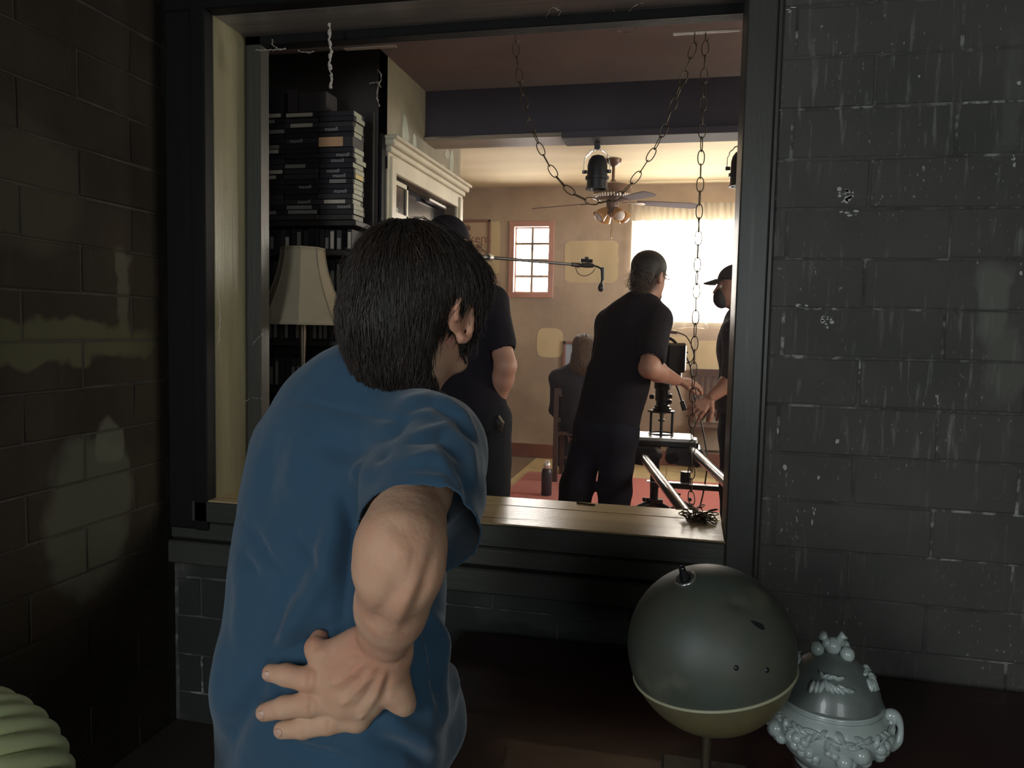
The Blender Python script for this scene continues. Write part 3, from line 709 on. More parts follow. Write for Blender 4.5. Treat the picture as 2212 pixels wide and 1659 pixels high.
for ci, x in enumerate(cols):
    for k in range(n):
        row = n - 1 - k; z = zbot + k * CH
        if ci == 0 and row < 0: continue
        kind = 'word' if (ci, row) in words else 'label_w' if (ci, row) in whites else random.choice(['plain', 'plain', 'plain', 'label_g'])
        if ci == 0 and row in (5, 6):
            continue
        xj = random.uniform(-.004, .004); 
        o = tape_flat(x + xj, z, kind, random.uniform(-.004, .008), random.random() < .7)
        o['label'] = {'plain': 'plain dark video case', 'word': 'video case with grey spine lettering', 'label_w': 'video case with white spine label', 'label_g': 'video case with dim grey label'}[kind] + ', ' + ORD[row] + (' from the top' if row else '') + ' of the ' + STACK[ci]
        if ci == 0:
            key = 'side_lit' if row != 12 else 'label_y'
            t = bpy.data.objects.new('end_panel', LM[key]); COL.objects.link(t); t.parent = o  # pale end panels paint in the window light on the stack's side
            t.rotation_euler = (0, 0, math.pi / 2); t.scale = (random.uniform(.07, .1), 1, CH * .86); t.location = (CW / 2 + .0006, CD / 2 + random.uniform(-.01, .01), CH * .07)
            if row == 12:
                o['label'] = 'video case with a bright yellow end, sticking out of the stack edge'; o['category'] = 'video case'; del o['group']; o.location.x += .004
zz = zbot + (n - 1 - 6) * CH
o = MB().box((-CW / 2, 0, 0), (CW / 2, CD, CH * 2 - .001), bev=.002).build('cardboard_box', M['tape2'], None); o.location = (cols[0], YS - .004, zz)
tag(o, 'thicker box with a wide tan label among the flat video stacks', 'box')
t = bpy.data.objects.new('label', LM['label_t']); COL.objects.link(t); t.parent = o; t.scale = (.105, 1, CH * 1.8); t.location = (-.02, -.0012, .002)
# loose boxes on top of the left stacks
tops = []
for i, (px0, px1, py0, py1, mk, lab) in enumerate([(572, 612, 198, 232, 'tape', 'dark flat boxes on the top left of the video stacks'), (621, 642, 192, 236, 'tape2', 'reddish brown book standing on top of the video stacks'), (644, 705, 196, 228, 'tape2', 'wide dim cardboard box on top of the middle video stack')]):
    a, b = PY(px0, py1, YS), PY(px1, py0, YS)
    z0_ = zbot + n * CH if i else zbot + n * CH
    o = MB().box((a[0], YS, z0_), (b[0], YS + .1, max(b[2], z0_ + .03)), bev=.002).build('storage_box', M[mk], None, off=((a[0] + b[0]) / 2, YS + .05, z0_))
    tag(o, lab, 'box')
# upright rows
VL = ['upright black video case in the row right under the flat stacks', 'upright video case on the shelf behind the lampshade', 'upright video case on the shelf just under the lampshade',
      'upright video case on the shelf beside the left jamb below the lamp', 'upright video case on the lowest visible bookcase shelf', 'upright video case on the hidden bottom shelf']
VL2 = ['under the flat stacks', 'on the shelf behind the top of the lampshade', 'on the shelf showing below the lampshade rim', 'on the shelf beside the lamp stem', 'on the lowest visible bookcase shelf']
for si in range(0, 5):
    z = SH[si + 1] + .0; top = SH[si] - .024; hh = min(.135, top - z - .005)
    x = XR - .03; k = 0
    while x > -2.0:
        if random.random() < .93:
            o = bpy.data.objects.new('video_case', TMV['tape' if random.random() < .7 else 'tape2']); COL.objects.link(o)
            o.location = (x, YS + .03 + random.uniform(0, .012), z); o.scale = (random.uniform(.9, 1.1), 1, hh / .135 * random.uniform(.9, 1.0))
            k += 1; tag(o, 'upright video case, %s from the right %s' % (('first ' + '').strip() if k == 1 else ORD[k - 1], VL2[si]), 'video case', 'upright video cases, shelf %s' % ('one', 'two', 'three', 'four', 'five')[si])
            if random.random() < .62:
                t = bpy.data.objects.new('label', LM[random.choice(['label_g', 'label_g', 'label_w'] if si == 0 else ['label_g'])]); COL.objects.link(t); t.parent = o
                t.scale = (.015, 1, random.uniform(.07, .115)); t.location = (0, -.0012, .01)
        x -= random.uniform(.0235, .028)

# table lamp on a dark stand
lc = P(649, 620, 2.93); lz0, lz1 = P(660, 700, 2.93)[2], P(672, 538, 2.93)[2]
lt = thing('side_stand', 'dark wooden stand under the table lamp beyond the opening', 'table', (lc[0] + .02, lc[1], 0))
MB().box((lc[0] - .10, lc[1] - .11, .86), (lc[0] + .22, lc[1] + .11, .89), bev=.005).build('top', M['shelf'], lt)
for sx in (-.08, .20):
    for sy in (-.09, .09): MB().box((lc[0] + sx - .012, lc[1] + sy - .012, 0), (lc[0] + sx + .012, lc[1] + sy + .012, .86)).build('leg', M['shelf'], lt)
lamp = thing('table_lamp', 'table lamp with a flared beige fabric shade before the bookcase', 'lamp', (lc[0] + .01, lc[1], .89))
sh = MB(); NS = 8; seg = 8; th = np.array([math.pi / 8 + i * math.pi / 4 for i in range(8)]); vs = []; H = lz1 - lz0; rows = 12
for i in range(rows + 1):
    t = i / rows; r = .182 + (.080 - .182) * (1 - (1 - t) ** 1.7 * 1.0) * 1.0
    for a in th: vs.append((lc[0] + .01 + r * math.cos(a) * 1.0, lc[1] + r * math.sin(a), lz0 + H * t))
sh.add(vs, [(i * 8 + k, i * 8 + (k + 1) % 8, (i + 1) * 8 + (k + 1) % 8, (i + 1) * 8 + k) for i in range(rows) for k in range(8)])
so = sh.build('lamp_shade', M['shade'], lamp, smooth=True)
md = so.modifiers.new('solid', 'SOLIDIFY'); md.thickness = .003
pp = MB()
for z_, r_ in ((lz0, .183), (lz1, .081)): pp.tube([(lc[0] + .01 + r_ * math.cos(a), lc[1] + r_ * math.sin(a), z_) for a in th], .003, 5, closed=True)
for a in th: pp.tube([(lc[0] + .01 + (.1835 + (.080 - .182) * (1 - (1 - i / rows) ** 1.7)) * math.cos(a), lc[1] + (.1835 + (.080 - .182) * (1 - (1 - i / rows) ** 1.7)) * math.sin(a), lz0 + H * i / rows) for i in range(rows + 1)], .0018, 4)
pp.build('piping', M['shade'], so)
MB().lathe([(.055, .89), (.06, .90), (.05, .915), (.018, .93), (.012, .96), (.022, 1.02), (.012, 1.10), (.010, 1.2), (.013, 1.3), (.013, lz0 + .1)], (lc[0] + .01, lc[1], 0), 16).build('stem', M['brass_dull'], lamp, smooth=True)
MB().tube([(lc[0] + .01 - .05, lc[1], lz0 + .1), (lc[0] + .01 - .06, lc[1], lz0 + .2), (lc[0] + .01, lc[1], lz1 - .01), (lc[0] + .07, lc[1], lz0 + .2), (lc[0] + .06, lc[1], lz0 + .1)], .0015, 5).build('harp', M['brass_dull'], lamp)
MB().ball((lc[0] + .01, lc[1], lz0 + .15), .028).build('bulb', M['bulb'], lamp, smooth='full')

# chains -------------------------------------------------------------------
def link_mesh(Lh=.0225, Wh=.0105, r=.0017):
    pts = []
    for i in range(16):
        a = 2 * math.pi * i / 16; pts.append((Wh * math.cos(a), 0, Lh * math.sin(a) * 1.0 if abs(math.sin(a)) > .99 else Lh * math.copysign(abs(math.sin(a)) ** .85, math.sin(a))))
    o = MB().tube(pts, r, 5, closed=True).build('link', M['rust'], None, smooth='full'); me = o.data; bpy.data.objects.remove(o); return me
LKM = link_mesh()
def chain(root, pts, pitch=.0405, face=None, twist=0.0):
    pts = [np.asarray(p, float) for p in pts]; seg = [np.linalg.norm(b - a) for a, b in zip(pts[:-1], pts[1:])]; tot = sum(seg); nl = int(round(tot / pitch)); base = np.array(wloc(root))
    def at(s):
        for (a, b, l) in zip(pts[:-1], pts[1:], seg):
            if s <= l: return a + (b - a) * s / l
            s -= l
        return pts[-1]
    for i in range(nl):
        s = (i + .5) * tot / nl; c = at(s); t = nrm(at(min(s + .01, tot)) - at(max(s - .01, 0)))
        cv = nrm(CAM - c); side = nrm(np.cross(t, cv)); depth = np.cross(side, t)
        ang = (i % 2) * math.radians(70) + math.radians(12 + 10 * math.sin(i * 1.7)) + twist * i
        xa = side * math.cos(ang) + depth * math.sin(ang); ya = np.cross(t, xa)
        o = bpy.data.objects.new('link', LKM); COL.objects.link(o); o.parent = root
        o.matrix_local = Matrix([[xa[0], ya[0], t[0], c[0] - base[0]], [xa[1], ya[1], t[1], c[1] - base[1]], [xa[2], ya[2], t[2], c[2] - base[2]], [0, 0, 0, 1]])
YC = 2.425
def smooth_path(pp, n=60):
    pp = [np.asarray(p, float) for p in pp]; out = []
    for i in range(len(pp) - 1):
        p0, p1, p2, p3 = pp[max(i - 1, 0)], pp[i], pp[i + 1], pp[min(i + 2, len(pp) - 1)]
        for k in range(n // (len(pp) - 1) + 2):
            t = k / (n // (len(pp) - 1) + 2)
            out.append(.5 * (2 * p1 + (p2 - p0) * t + (2 * p0 - 5 * p1 + 4 * p2 - p3) * t * t + (3 * p1 - p0 - 3 * p2 + p3) * t ** 3))
    out.append(pp[-1]); return out
hk = PY(1113, 92, YC)
ch1 = thing('swag_chain', 'rusty chain hanging in a deep V below the opening header', 'chain', hk)
chain(ch1, smooth_path([PY(x, y, YC) for x, y in ((1113, 94), (1122, 165), (1138, 240), (1158, 298), (1185, 355), (1218, 400), (1258, 428), (1305, 436), (1345, 415), (1378, 378), (1408, 332), (1430, 290), (1455, 225), (1478, 165), (1500, 96))]))
ch2 = thing('straight_chain', 'rusty chain hanging straight down to the sill at right', 'chain', PY(1524, 88, YC))
chain(ch2, [PY(x, y, YC) for x, y in ((1524, 90), (1516, 300), (1509, 500), (1502, 700), (1497, 850))] + [PY(1494, 1000, YC), PY(1493, 1070, YC), (PY(1500, 1098, YC - .02)[0], YC - .02, OZ0 + .006)])
for t_, (px, py) in ((ch1, (1113, 92)), (ch1, (1500, 94)), (ch2, (1524, 88))):
    h_ = PY(px, py, YC); MB().tube([h_ + [0, 0, .03], h_ + [0, 0, .004], h_ + [.008, 0, -.004], h_ + [.010, 0, .006]], .0022, 6).build('hook', M['rust'], t_)
pr = thing('chain_pile', 'tangled rusty chain heaped in the right corner of the sill', 'chain', (OX1 - .05, 2.40, OZ0))
for i in range(34):
    o = bpy.data.objects.new('link', LKM); COL.objects.link(o); o.parent = pr
    ly = random.random()
    o.location = (random.gauss(-.005, .022) - .01, random.gauss(0, .028), .004 + abs(random.gauss(0, .012)) )
    o.location.x = max(-.075, min(.024, o.location.x)); o.location.y = max(-.06, min(.06, o.location.y))
    o.rotation_euler = (math.pi / 2 + random.uniform(-.5, .5), random.uniform(-.3, .3), random.uniform(0, 6.3)); o.scale = (1.1, 1.1, 1.1)

# cobwebs and small debris of the opening
def UZ(px, py): r = ray(px, py); return CAM + r * ((OZ1 - .001 - CAM[2]) / r[2])
def web(name, label, pts, r, m='web', jit=.0015):
    mb = MB(); 
    for p in pts:
        q = smooth_path(p, 24); rr = [r * random.uniform(.35, 1.6) for _ in q]; q = [v + rng.normal(0, jit, 3) for v in q]; mb.tube(q, rr, 5)
    o = mb.build(name, M[m], None, off=tuple(pts[0][0])); return tag(o, label, 'cobweb')
YH = YW + .1
w0 = [PY(x, y, YH) for x, y in ((712, 50), (713, 85), (716, 110), (712, 140), (716, 165), (714, 190))]
o = web('cobweb', 'twisted dusty cobweb dangling from the header at left', [w0], .0042, jit=.002)
web('cobweb', 'small curly cobweb on the header left of the left chain', [[UZ(x, y) for x, y in ((1180, 38), (1192, 18), (1208, 22), (1206, 36), (1180, 40), (1172, 46))]], .0010)
web('cobweb', 'draped cobweb thread on the header right of the left chain', [[UZ(x, y) for x, y in ((1324, 22), (1338, 40), (1356, 36), (1366, 16), (1390, 6))], [UZ(x, y) for x, y in ((1335, 66), (1352, 70), (1400, 50), (1420, 42))]], .0010)
web('cobweb', 'thin cobweb strand between left jamb and lampshade', [[PY(x, y, 2.40) for x, y in ((538, 862), (552, 860), (568, 862))], [PY(x, y, 2.38) for x, y in ((504, 886), (520, 872), (538, 862))]], .0007)
web('cobweb', 'ragged cobweb hanging on the left jamb beside the lamp', [[PY(x, y, 2.40) for x, y in ((568, 720), (556, 732), (546, 745))], [PY(x, y, 2.45) for x, y in ((556, 684), (562, 690), (572, 692))]], .0010)
web('cobweb', 'pale cobweb thread stuck along the front edge of the left jamb', [[PY(x, y, 2.18) for x, y in ((471, 560), (473, 640), (475, 700), (472, 745))]], .0009)
web('cobweb', 'frayed cobweb along the header stop above the lampshade', [[PY(x, y, 2.38) for x, y in ((553, 108), (580, 108), (608, 107))], [PY(x, y, 2.38) for x, y in ((643, 110), (660, 113), (678, 112))], [PY(x, y, 2.37) for x, y in ((588, 85), (590, 98), (606, 106), (618, 104))]], .0012)
web('cobweb', 'loose dusty tatters on the shelf wall corner near the ceiling', [[PY(x, y, 3.05) for x, y in ((816, 150), (824, 170), (818, 182), (814, 205), (820, 230))], [PY(x, y, 3.05) for x, y in ((800, 180), (815, 178), (822, 188))]], .0022)
s0 = P(1246, 1086, 2.42); s1 = P(1286, 1090, 2.40); s0[2] = s1[2] = OZ0 + .003
r_ = ray(1246, 1086); s0 = CAM + r_ * ((OZ0 + .003 - CAM[2]) / r_[2]); r_ = ray(1286, 1091); s1 = CAM + r_ * ((OZ0 + .003 - CAM[2]) / r_[2])
tag(MB().tube([s0, s1], .0028, 6).build('twig', M['rust'], None, off=tuple(s0)), 'short thin dark stick lying on the worn sill', 'stick')

# ------------------------------------------------------------- far room
def onfloor(px, py): r = ray(px, py); return CAM + r * (-CAM[2] / r[2])
# ceiling fan
ft = P(1326, 345, 6.5); ft[2] = ZCF; 
fan = thing('ceiling_fan', 'brown ceiling fan with four amber lamp cups', 'fan', ft)
fx, fy = ft[0], ft[1]
def fz(py): return P(1326, py, 6.5)[2]
MB().lathe([(.068, 0), (.066, .02), (.045, .05), (.02, .062), (.014, .07)], (fx, fy, ZCF), 20, axis=(0, 0, -1)).build('canopy', M['fan'], fan, smooth=True)
MB().lathe([(.013, fz(398)), (.013, ZCF - .06)], (fx, fy, 0), 10).build('downrod', M['fan'], fan, smooth=True)
z1_ = fz(396); z0_ = fz(430)
MB().lathe([(.02, z1_ + .03), (.028, z1_ + .015), (.10, z1_), (.155, z1_ - .02), (.165, z1_ - .06), (.160, z0_ + .02), (.12, z0_), (.05, z0_ - .005)], (fx, fy, 0), 28).build('motor_housing', M['fan'], fan, smooth=True)
mb = MB()
for i in range(40):
    a = 2 * math.pi * i / 40; mb.ball((fx + .160 * math.cos(a), fy + .160 * math.sin(a), z0_ + .022), (.011, .011, .018), 6, 4)
mb.build('ornament_band', M['alu'], fan, smooth='full')
MB().lathe([(.05, z0_), (.055, z0_ - .02), (.05, z0_ - .09), (.03, z0_ - .12), (.012, z0_ - .15)], (fx, fy, 0), 18).build('light_kit', M['fan'], fan, smooth=True)
zb = z0_ - .02
for k, adeg in enumerate((3, 95, 176, 300)):
    a = math.radians(adeg); d = np.array([math.cos(a), math.sin(a), 0]); s = np.array([-math.sin(a), math.cos(a), 0]); c0 = np.array([fx, fy, zb])
    pit = math.radians(-11); up = np.array([0, 0, 1.0]); d = nrm(d - up * .06); w = s * math.cos(pit) + up * math.sin(pit); nn = np.cross(d, w)
    poly = [c0 + d * r + w * h for r, h in ((.21, -.045), (.45, -.058), (.66, -.062), (.70, -.05), (.715, 0), (.70, .05), (.66, .062), (.45, .058), (.21, .045))]
    bl = MB().slab(poly, nn, .006).build('blade', M['blade'], fan)
    MB().slab([c0 + d * r + w * h for r, h in ((.08, -.015), (.16, -.02), (.26, -.03), (.28, 0), (.26, .03), (.16, .02), (.08, .015))], -nn, .005).build('blade_bracket', M['fan'], bl)
for k in range(4):
    a = math.radians(-150 + 90 * k + (8 if k % 2 else 0)); d = np.array([math.cos(a), math.sin(a), 0]); ax = nrm(d * .75 + np.array([0, 0, -.75])); c0 = np.array([fx, fy, z0_ - .08]) + d * .05
    sh_ = MB().lathe([(.018, 0), (.030, .02), (.045, .05), (.055, .085), (.062, .11), (.058, .11), (.04, .05), (.015, .01)], c0, 16, axis=ax).build('lamp_cup', M['amber'], fan, smooth=True)
    MB().ball(c0 + ax * .088, (.048, .048, .048), 12, 8).build('bulb', M['bulb'], sh_, smooth='full')
MB().tube([(fx + .0, fy - .05, z0_ - .12), (fx + .002, fy - .06, z0_ - .25), (fx - .004, fy - .06, fz(512))], .003, 6).tube([(fx + .012, fy - .05, z0_ - .12), (fx + .012, fy - .06, z0_ - .25), (fx + .004, fy - .06, fz(514))], .002, 6).ball((fx, fy - .06, fz(514)), .008, 8, 6).build('pull_chain', M['gold'], fan, smooth=True)

# track spotlights under the beam
def spot(px, label, top=True):
    c = PY(px, 372, 3.80); z = 2.262
    t = thing('spotlight', label, 'spotlight', (c[0], 3.80, z))
    MB().box((c[0] - .014, 3.785, z - .035), (c[0] + .014, 3.815, z), bev=.003).build('mount', M['black_metal'], t)
    hz = 2.262 - .035; R = .062; pts = [(c[0] - R * math.cos(a) , 3.80, hz - .068 + .068 * math.sin(a)) for a in np.linspace(0, math.pi, 14)]
    pts = [(pts[0][0], 3.80, hz - .11)] + pts + [(pts[-1][0], 3.80, hz - .11)]
    m = MB()
    for a, b in zip(pts[:-1], pts[1:]):
        a, b = np.array(a), np.array(b); m.add([a + [0, -.009, 0], a + [0, .009, 0], b + [0, .009, 0], b + [0, -.009, 0]], [(0, 1, 2, 3)])
    yk = m.build('yoke', M['gold_handle'] if px < 1400 else M['black_metal'], t); yk.modifiers.new('s', 'SOLIDIFY').thickness = .003
    MB().lathe([(.012, .0), (.030, -.006), (.043, -.025), (.049, -.05), (.050, -.10), (.058, -.104), (.058, -.118), (.050, -.12), (.050, -.158), (.056, -.160), (.056, -.165), (.046, -.165), (.04, -.14)], (c[0] + .003, 3.80, hz - .026), 26).build('can', M['black_metal'], t, smooth=True)
    for sx in (-1, 1): MB().tube([(c[0] + sx * .048, 3.80, hz - .105), (c[0] + sx * .070, 3.80, hz - .105)], .009, 10).build('knob', M['black_metal'], t, smooth=True)
spot(1289, 'black can spotlight under the beam, beside the ceiling fan')
spot(1600, 'black can spotlight under the beam, half hidden at the right stile')

# poster
a, b = PY(960, 476, YB), PY(1059, 560, YB); 
po = thing('framed_poster', 'framed beer poster left of the small paned window', 'poster', ((a[0] + b[0]) / 2, YB - .01, b[2]))
MB().box((a[0], YB - .010, b[2]), (b[0], YB - .002, a[2])).build('print', M['paper'], po)
mb = MB(); fw = .025
for p, q in (((a[0], b[2]), (a[0] + fw, a[2])), ((b[0] - fw, b[2]), (b[0], a[2])), ((a[0], a[2] - fw), (b[0], a[2])), ((a[0], b[2]), (b[0], b[2] + fw))): mb.box((p[0], YB - .024, p[1]), (q[0], YB, q[1]), bev=.003)
mb.build('frame', M['frame'], po)
def wtext(body, size, px, py, m, parent, rot=0, Y=YB - .0115):
    me = text_mesh(body, size); me.materials.append(m); o = bpy.data.objects.new('lettering', me); COL.objects.link(o); o.parent = parent
    p = PY(px, py, Y); o.location = Vector(p) - wloc(parent); o.rotation_euler = (math.pi / 2, rot, 0); return o
wtext('Dickens', .135, 1018, 516, M['ink'], po)
for i, ch in enumerate('BEER'): wtext(ch, .07, 1022 + i * 6.2, 541 - i * 3.4 - i * i * .25, M['ink'], po, rot=-math.radians(26 + 6 * i))
v = PY(1010, 492, YB - .012)
MB().slab([v + np.array([dx, 0, dz]) for dx, dz in ((-.03, -.03), (.03, -.03), (.032, .02), (.018, .012), (.0, .035), (-.018, .012), (-.032, .02))], (0, -1, 0), .002).build('crest', M['ink'], po)
v = PY(1014, 534, YB - .0118); MB().slab([v + np.array([.075 * math.cos(t), 0, .06 * math.sin(t)]) for t in np.linspace(0, 2 * math.pi, 20)[:-1]], (0, -1, 0), .0006).build('gold_disc', M['ink_gold'], po)
# framed photograph behind the seated woman
a, b = PY(1217, 737, YB), PY(1278, 802, YB)
pf = thing('framed_picture', 'dark framed glossy picture behind the seated woman', 'picture', ((a[0] + b[0]) / 2, YB - .01, b[2]))
mb = MB()
for p, q in (((a[0], b[2]), (a[0] + .03, a[2])), ((b[0] - .03, b[2]), (b[0], a[2])), ((a[0], a[2] - .03), (b[0], a[2])), ((a[0], b[2]), (b[0], b[2] + .03))): mb.box((p[0], YB - .025, p[1]), (q[0], YB, q[1]), bev=.003)
mb.build('frame', M['frame'], pf); MB().box((a[0] + .03, YB - .01, b[2] + .03), (b[0] - .03, YB - .003, a[2] - .03)).build('print', M['photo'], pf)

# curtain of the big window
def cloth(px0, px1, py0, py1, Y, amp, wl, th, nx=120, nz=10, flare=1.0):
    a, b = PY(px0, py0, Y), PY(px1, py1, Y); vs = []
    for j in range(nz + 1):
        t = j / nz
        for i in range(nx + 1):
            x = a[0] + (b[0] - a[0]) * i / nx; ph = x / wl * 2 * math.pi
            vs.append((x, Y + amp * (.6 + flare * t) * (math.sin(ph + .7 * math.sin(ph * .31)) ), a[2] + (b[2] - a[2]) * t + (.006 * math.sin(ph * .5) if j == nz else 0)))
    m = MB(); m.add(vs, [(j * (nx + 1) + i, j * (nx + 1) + i + 1, (j + 1) * (nx + 1) + i + 1, (j + 1) * (nx + 1) + i) for j in range(nz) for i in range(nx)]); return m
cu = thing('window_curtain', 'sheer curtain with gathered valance over the bright big window', 'curtain', (PY(1480, 440, YB - .09)[0], YB - .09, PY(1480, 440, YB)[2]))
cloth(1366, 1652, 446, 712, YB - .055, .008, .11, 0).build('sheer_panel', M['curtain'], cu, smooth='full')
cloth(1362, 1656, 440, 474, YB - .085, .012, .06, 0).build('valance', M['valance'], cu, smooth='full')
cloth(1368, 1652, 694, 711, YB - .068, .010, .17, 0, flare=0).build('hem', M['valance'], cu, smooth='full')
a = PY(1358, 442, YB - .05); b = PY(1660, 442, YB - .05); MB().tube([(a[0], YB - .065, a[2]), (b[0], YB - .065, a[2])], .008, 8).build('rod', M['gold_handle'], cu, smooth=True)
for x in (a[0] + .02, b[0] - .02): MB().box((x - .006, YB - .065, a[2] - .006), (x + .006, YB, a[2] + .006)).build('bracket', M['gold_handle'], cu)

# chairs
def chair(name, c, yaw, m, label, h=.98, nsl=4, sw=.42):
    t = thing(name, label, 'chair', (c[0], c[1], 0)); cy_, sy_ = math.cos(yaw), math.sin(yaw)
    def L(x, y, z): return np.array([c[0] + x * cy_ - y * sy_, c[1] + x * sy_ + y * cy_, z])
    X_, Y_, Z_ = np.array([cy_, sy_, 0]), np.array([-sy_, cy_, 0]), np.array([0, 0, 1.0])
    MB().obox(L(0, 0, .445), X_, Y_, Z_, sw / 2, .20, .015).build('seat', m, t)
    for sx in (-1, 1):
        MB().obox(L(sx * (sw / 2 - .02), .18, .223), X_, Y_, Z_, .018, .018, .207).build('leg', m, t)
        MB().obox(L(sx * (sw / 2 - .02), -.19, h / 2 + .008), X_, Y_, Z_, .020, .020, h / 2 - .008).build('leg', m, t)
    MB().obox(L(0, -.19, h - .03), X_, Y_, Z_, sw / 2 - .0, .014, .035).build('top_rail', m, t)
    MB().obox(L(0, -.19, .56), X_, Y_, Z_, sw / 2 - .03, .012, .02).build('lower_rail', m, t)
    for i in range(nsl):
        x = -sw / 2 + .04 + (sw - .08) * (i + .5) / nsl; MB().obox(L(x, -.19, (h + .5) / 2), X_, Y_, Z_, .013, .008, (h - .56) / 2).build('slat', m, t)
    MB().obox(L(0, 0, .2), X_, Y_, Z_, sw / 2 - .03, .008, .012).build('stretcher', m, t)
    return t
cw = P(1257, 900, 6.80)
chair('wooden_chair', (cw[0], cw[1]), 0, M['wood_brown'], 'dark wooden chair the long-haired woman sits on', h=.83, nsl=4, sw=.44)
c2 = P(1532, 830, 7.35); ch = chair('slatted_chair', (c2[0] + .05, c2[1]), math.pi, M['wood_brown'], 'slat-back wooden chair against the back wall under the big window', h=.98, nsl=6, sw=.42)

# bottle
bp = onfloor(1180, 1073)
bt = thing('water_bottle', 'dark steel bottle with silver cap on red carpet', 'bottle', bp + [0, 0, .014])
MB().lathe([(.040, .014), (.043, .02), (.043, .20), (.036, .225), (.024, .235)], (bp[0], bp[1], 0), 20).build('body', M['bottle'], bt, smooth=True)
MB().lathe([(.026, .232), (.029, .24), (.029, .270), (.025, .276)], (bp[0], bp[1], 0), 18).build('cap', M['alu'], bt, smooth=True)
MB().tube([(bp[0] - .02, bp[1], .27), (bp[0] - .012, bp[1], .295), (bp[0] + .012, bp[1], .295), (bp[0] + .02, bp[1], .27)], .004, 6).build('carry_loop', M['alu'], bt, smooth=True)

# boom pole with microphone, held by the man in black
bz0, bz1 = 3.35, 4.6
bo = thing('boom_pole', 'long microphone boom pole crossing before the small window', 'microphone', P(1260, 572, bz1))
pA, pB, pC = P(985, 552, 3.5), P(1056, 556, 3.9), P(1235, 571, 4.55)
MB().tube([pA - (pB - pA) * 1.4, pB], .012, 10).build('pole_section', M['black_metal'], bo, smooth=True)
MB().tube([pB, pC], .0085, 10).build('pole_section', M['black_metal'], bo, smooth=True)
MB().tube([pB - (pB - pA) * .06, pB + (pB - pA) * .06], .019, 10).build('collar', M['gold_handle'], bo, smooth=True)
q = lambda x, y: P(x, y, 4.6)
MB().tube([pC, q(1250, 573), q(1252, 573), q(1268, 573), q(1282, 574)], [.012, .016, .011, .016, .012], 10).build('shock_mount', M['black_metal'], bo, smooth=True)
MB().tube([q(1254, 562), q(1280, 564)], .011, 8).tube([q(1267, 564), q(1267, 555)], .005, 6).tube([q(1263, 557), q(1271, 557)], .006, 6).tube([q(1258, 563), q(1258, 574)], .004, 6).tube([q(1274, 563), q(1276, 574)], .004, 6).build('clamp', M['black_metal'], bo, smooth=True)
MB().tube([q(1280, 573), q(1293, 577), q(1300, 582), q(1303, 590)], .006, 8).tube([q(1301, 578), q(1302, 606)], [.014, .010], 10).ball(q(1298, 621), (.019, .019, .027), 12, 8).tube([q(1302, 600), q(1298, 618)], .008, 8).build('microphone', M['black_metal'], bo, smooth=True)
MB().tube(smooth_path([q(1243, 578), q(1250, 592), q(1264, 596), q(1278, 590), q(1286, 580)]), .0025, 5).build('cable', M['wire'], bo, smooth=True)

# ------------------------------------------------------------- film camera on its rail rig
RZ = 4.55
R_ = lambda x, y, dz=0: P(x, y, RZ + dz)
up = np.array([0, 0, 1.0]); pc = R_(1430, 935)
rig = thing('camera_rig', 'black film camera on a tripod head over steel slider rails', 'camera', (pc[0], pc[1], 0))
tz = R_(1430, 940)[2]
hw = .165
plv = [pc + np.array([x, y, 0]) for x, y in ((-.15, -.13), (.20, -.13), (.17, .13), (-.15, .13))]
for v in plv: v[2] = tz
MB().slab(plv, (0, 0, -1), .018).build('slider_plate', M['alu'], rig)
MB().box((pc[0] - .16, pc[1] - .14, tz - .05), (pc[0] + .21, pc[1] + .12, tz - .018), bev=.006).build('plate_frame', M['black_metal'], rig)
sx = (R_(1392, 960)[0], R_(1478, 960)[0])
for i, (px, py) in enumerate(((1385, 963), (1480, 962))):
    v = R_(px, py, -.05); mb = MB(); ysh = (-.14, .10)
    mb.slab([np.array([v[0] + dx, v[1] - .14, tz + dz]) for dx, dz in ((-.085, -.05), (.085, -.05), (.125, -.10), (.075, -.155), (-.05, -.145), (-.11, -.09))], (0, 1, 0), .20)
    mb.build('wheel_carriage', M['black_metal'], rig)
    for k in (-1, 1): MB().lathe([(.032, -.012), (.036, -.008), (.036, .008), (.032, .012)], (v[0] + k * .075, v[1] - .15, tz - .105), 14, axis=(0, 1, 0)).build('wheel', M['black_gloss'], rig, smooth=True)
# rails
rails = [((1378, 972, 4.6), (1476, 1102, 3.15)), ((1468, 948, 4.9), (1572, 1045, 3.35))]
for a, b in rails:
    A, B = P(*a), P(*b); d = B - A; MB().tube([A, B + d * .12], .025, 16).build('rail_tube', M['chrome'], rig, smooth=True)
# mast and its plates
mz = tz
def col(px, y0, y1, r0, r1, name, m='black_metal', seg=16, dz=0):
    a, b = R_(px, y0, dz), R_(px, y1, dz); a[1] = b[1] = (a[1] + b[1]) / 2; b[0] = a[0] = (a[0] + b[0]) / 2
    return MB().tube([a, b], [r0, r1], seg).build(name, M[m], rig, smooth=True)
cx_ = 1428
def disc(py, r, t, name, m='black_metal'):
    v = R_(cx_, py); return MB().lathe([(r * .96, -t), (r, -t * .7), (r, t * .7), (r * .96, t)], v, 24).build(name, M[m], rig, smooth=True)
disc(888, .080, .006, 'top_disc', 'black_gloss')
v = R_(cx_, 938); ring = [v + np.array([.072 * math.cos(t), .072 * math.sin(t), .004]) for t in np.linspace(0, 2 * math.pi, 24)[:-1]]
MB().tube(ring, .005, 6, closed=True).build('base_ring', M['black_metal'], rig, smooth=True)
zt, zb0 = R_(cx_, 888)[2], tz
for k, a in enumerate((-.5, math.pi / 2 + .2, math.pi + .5)):
    pass
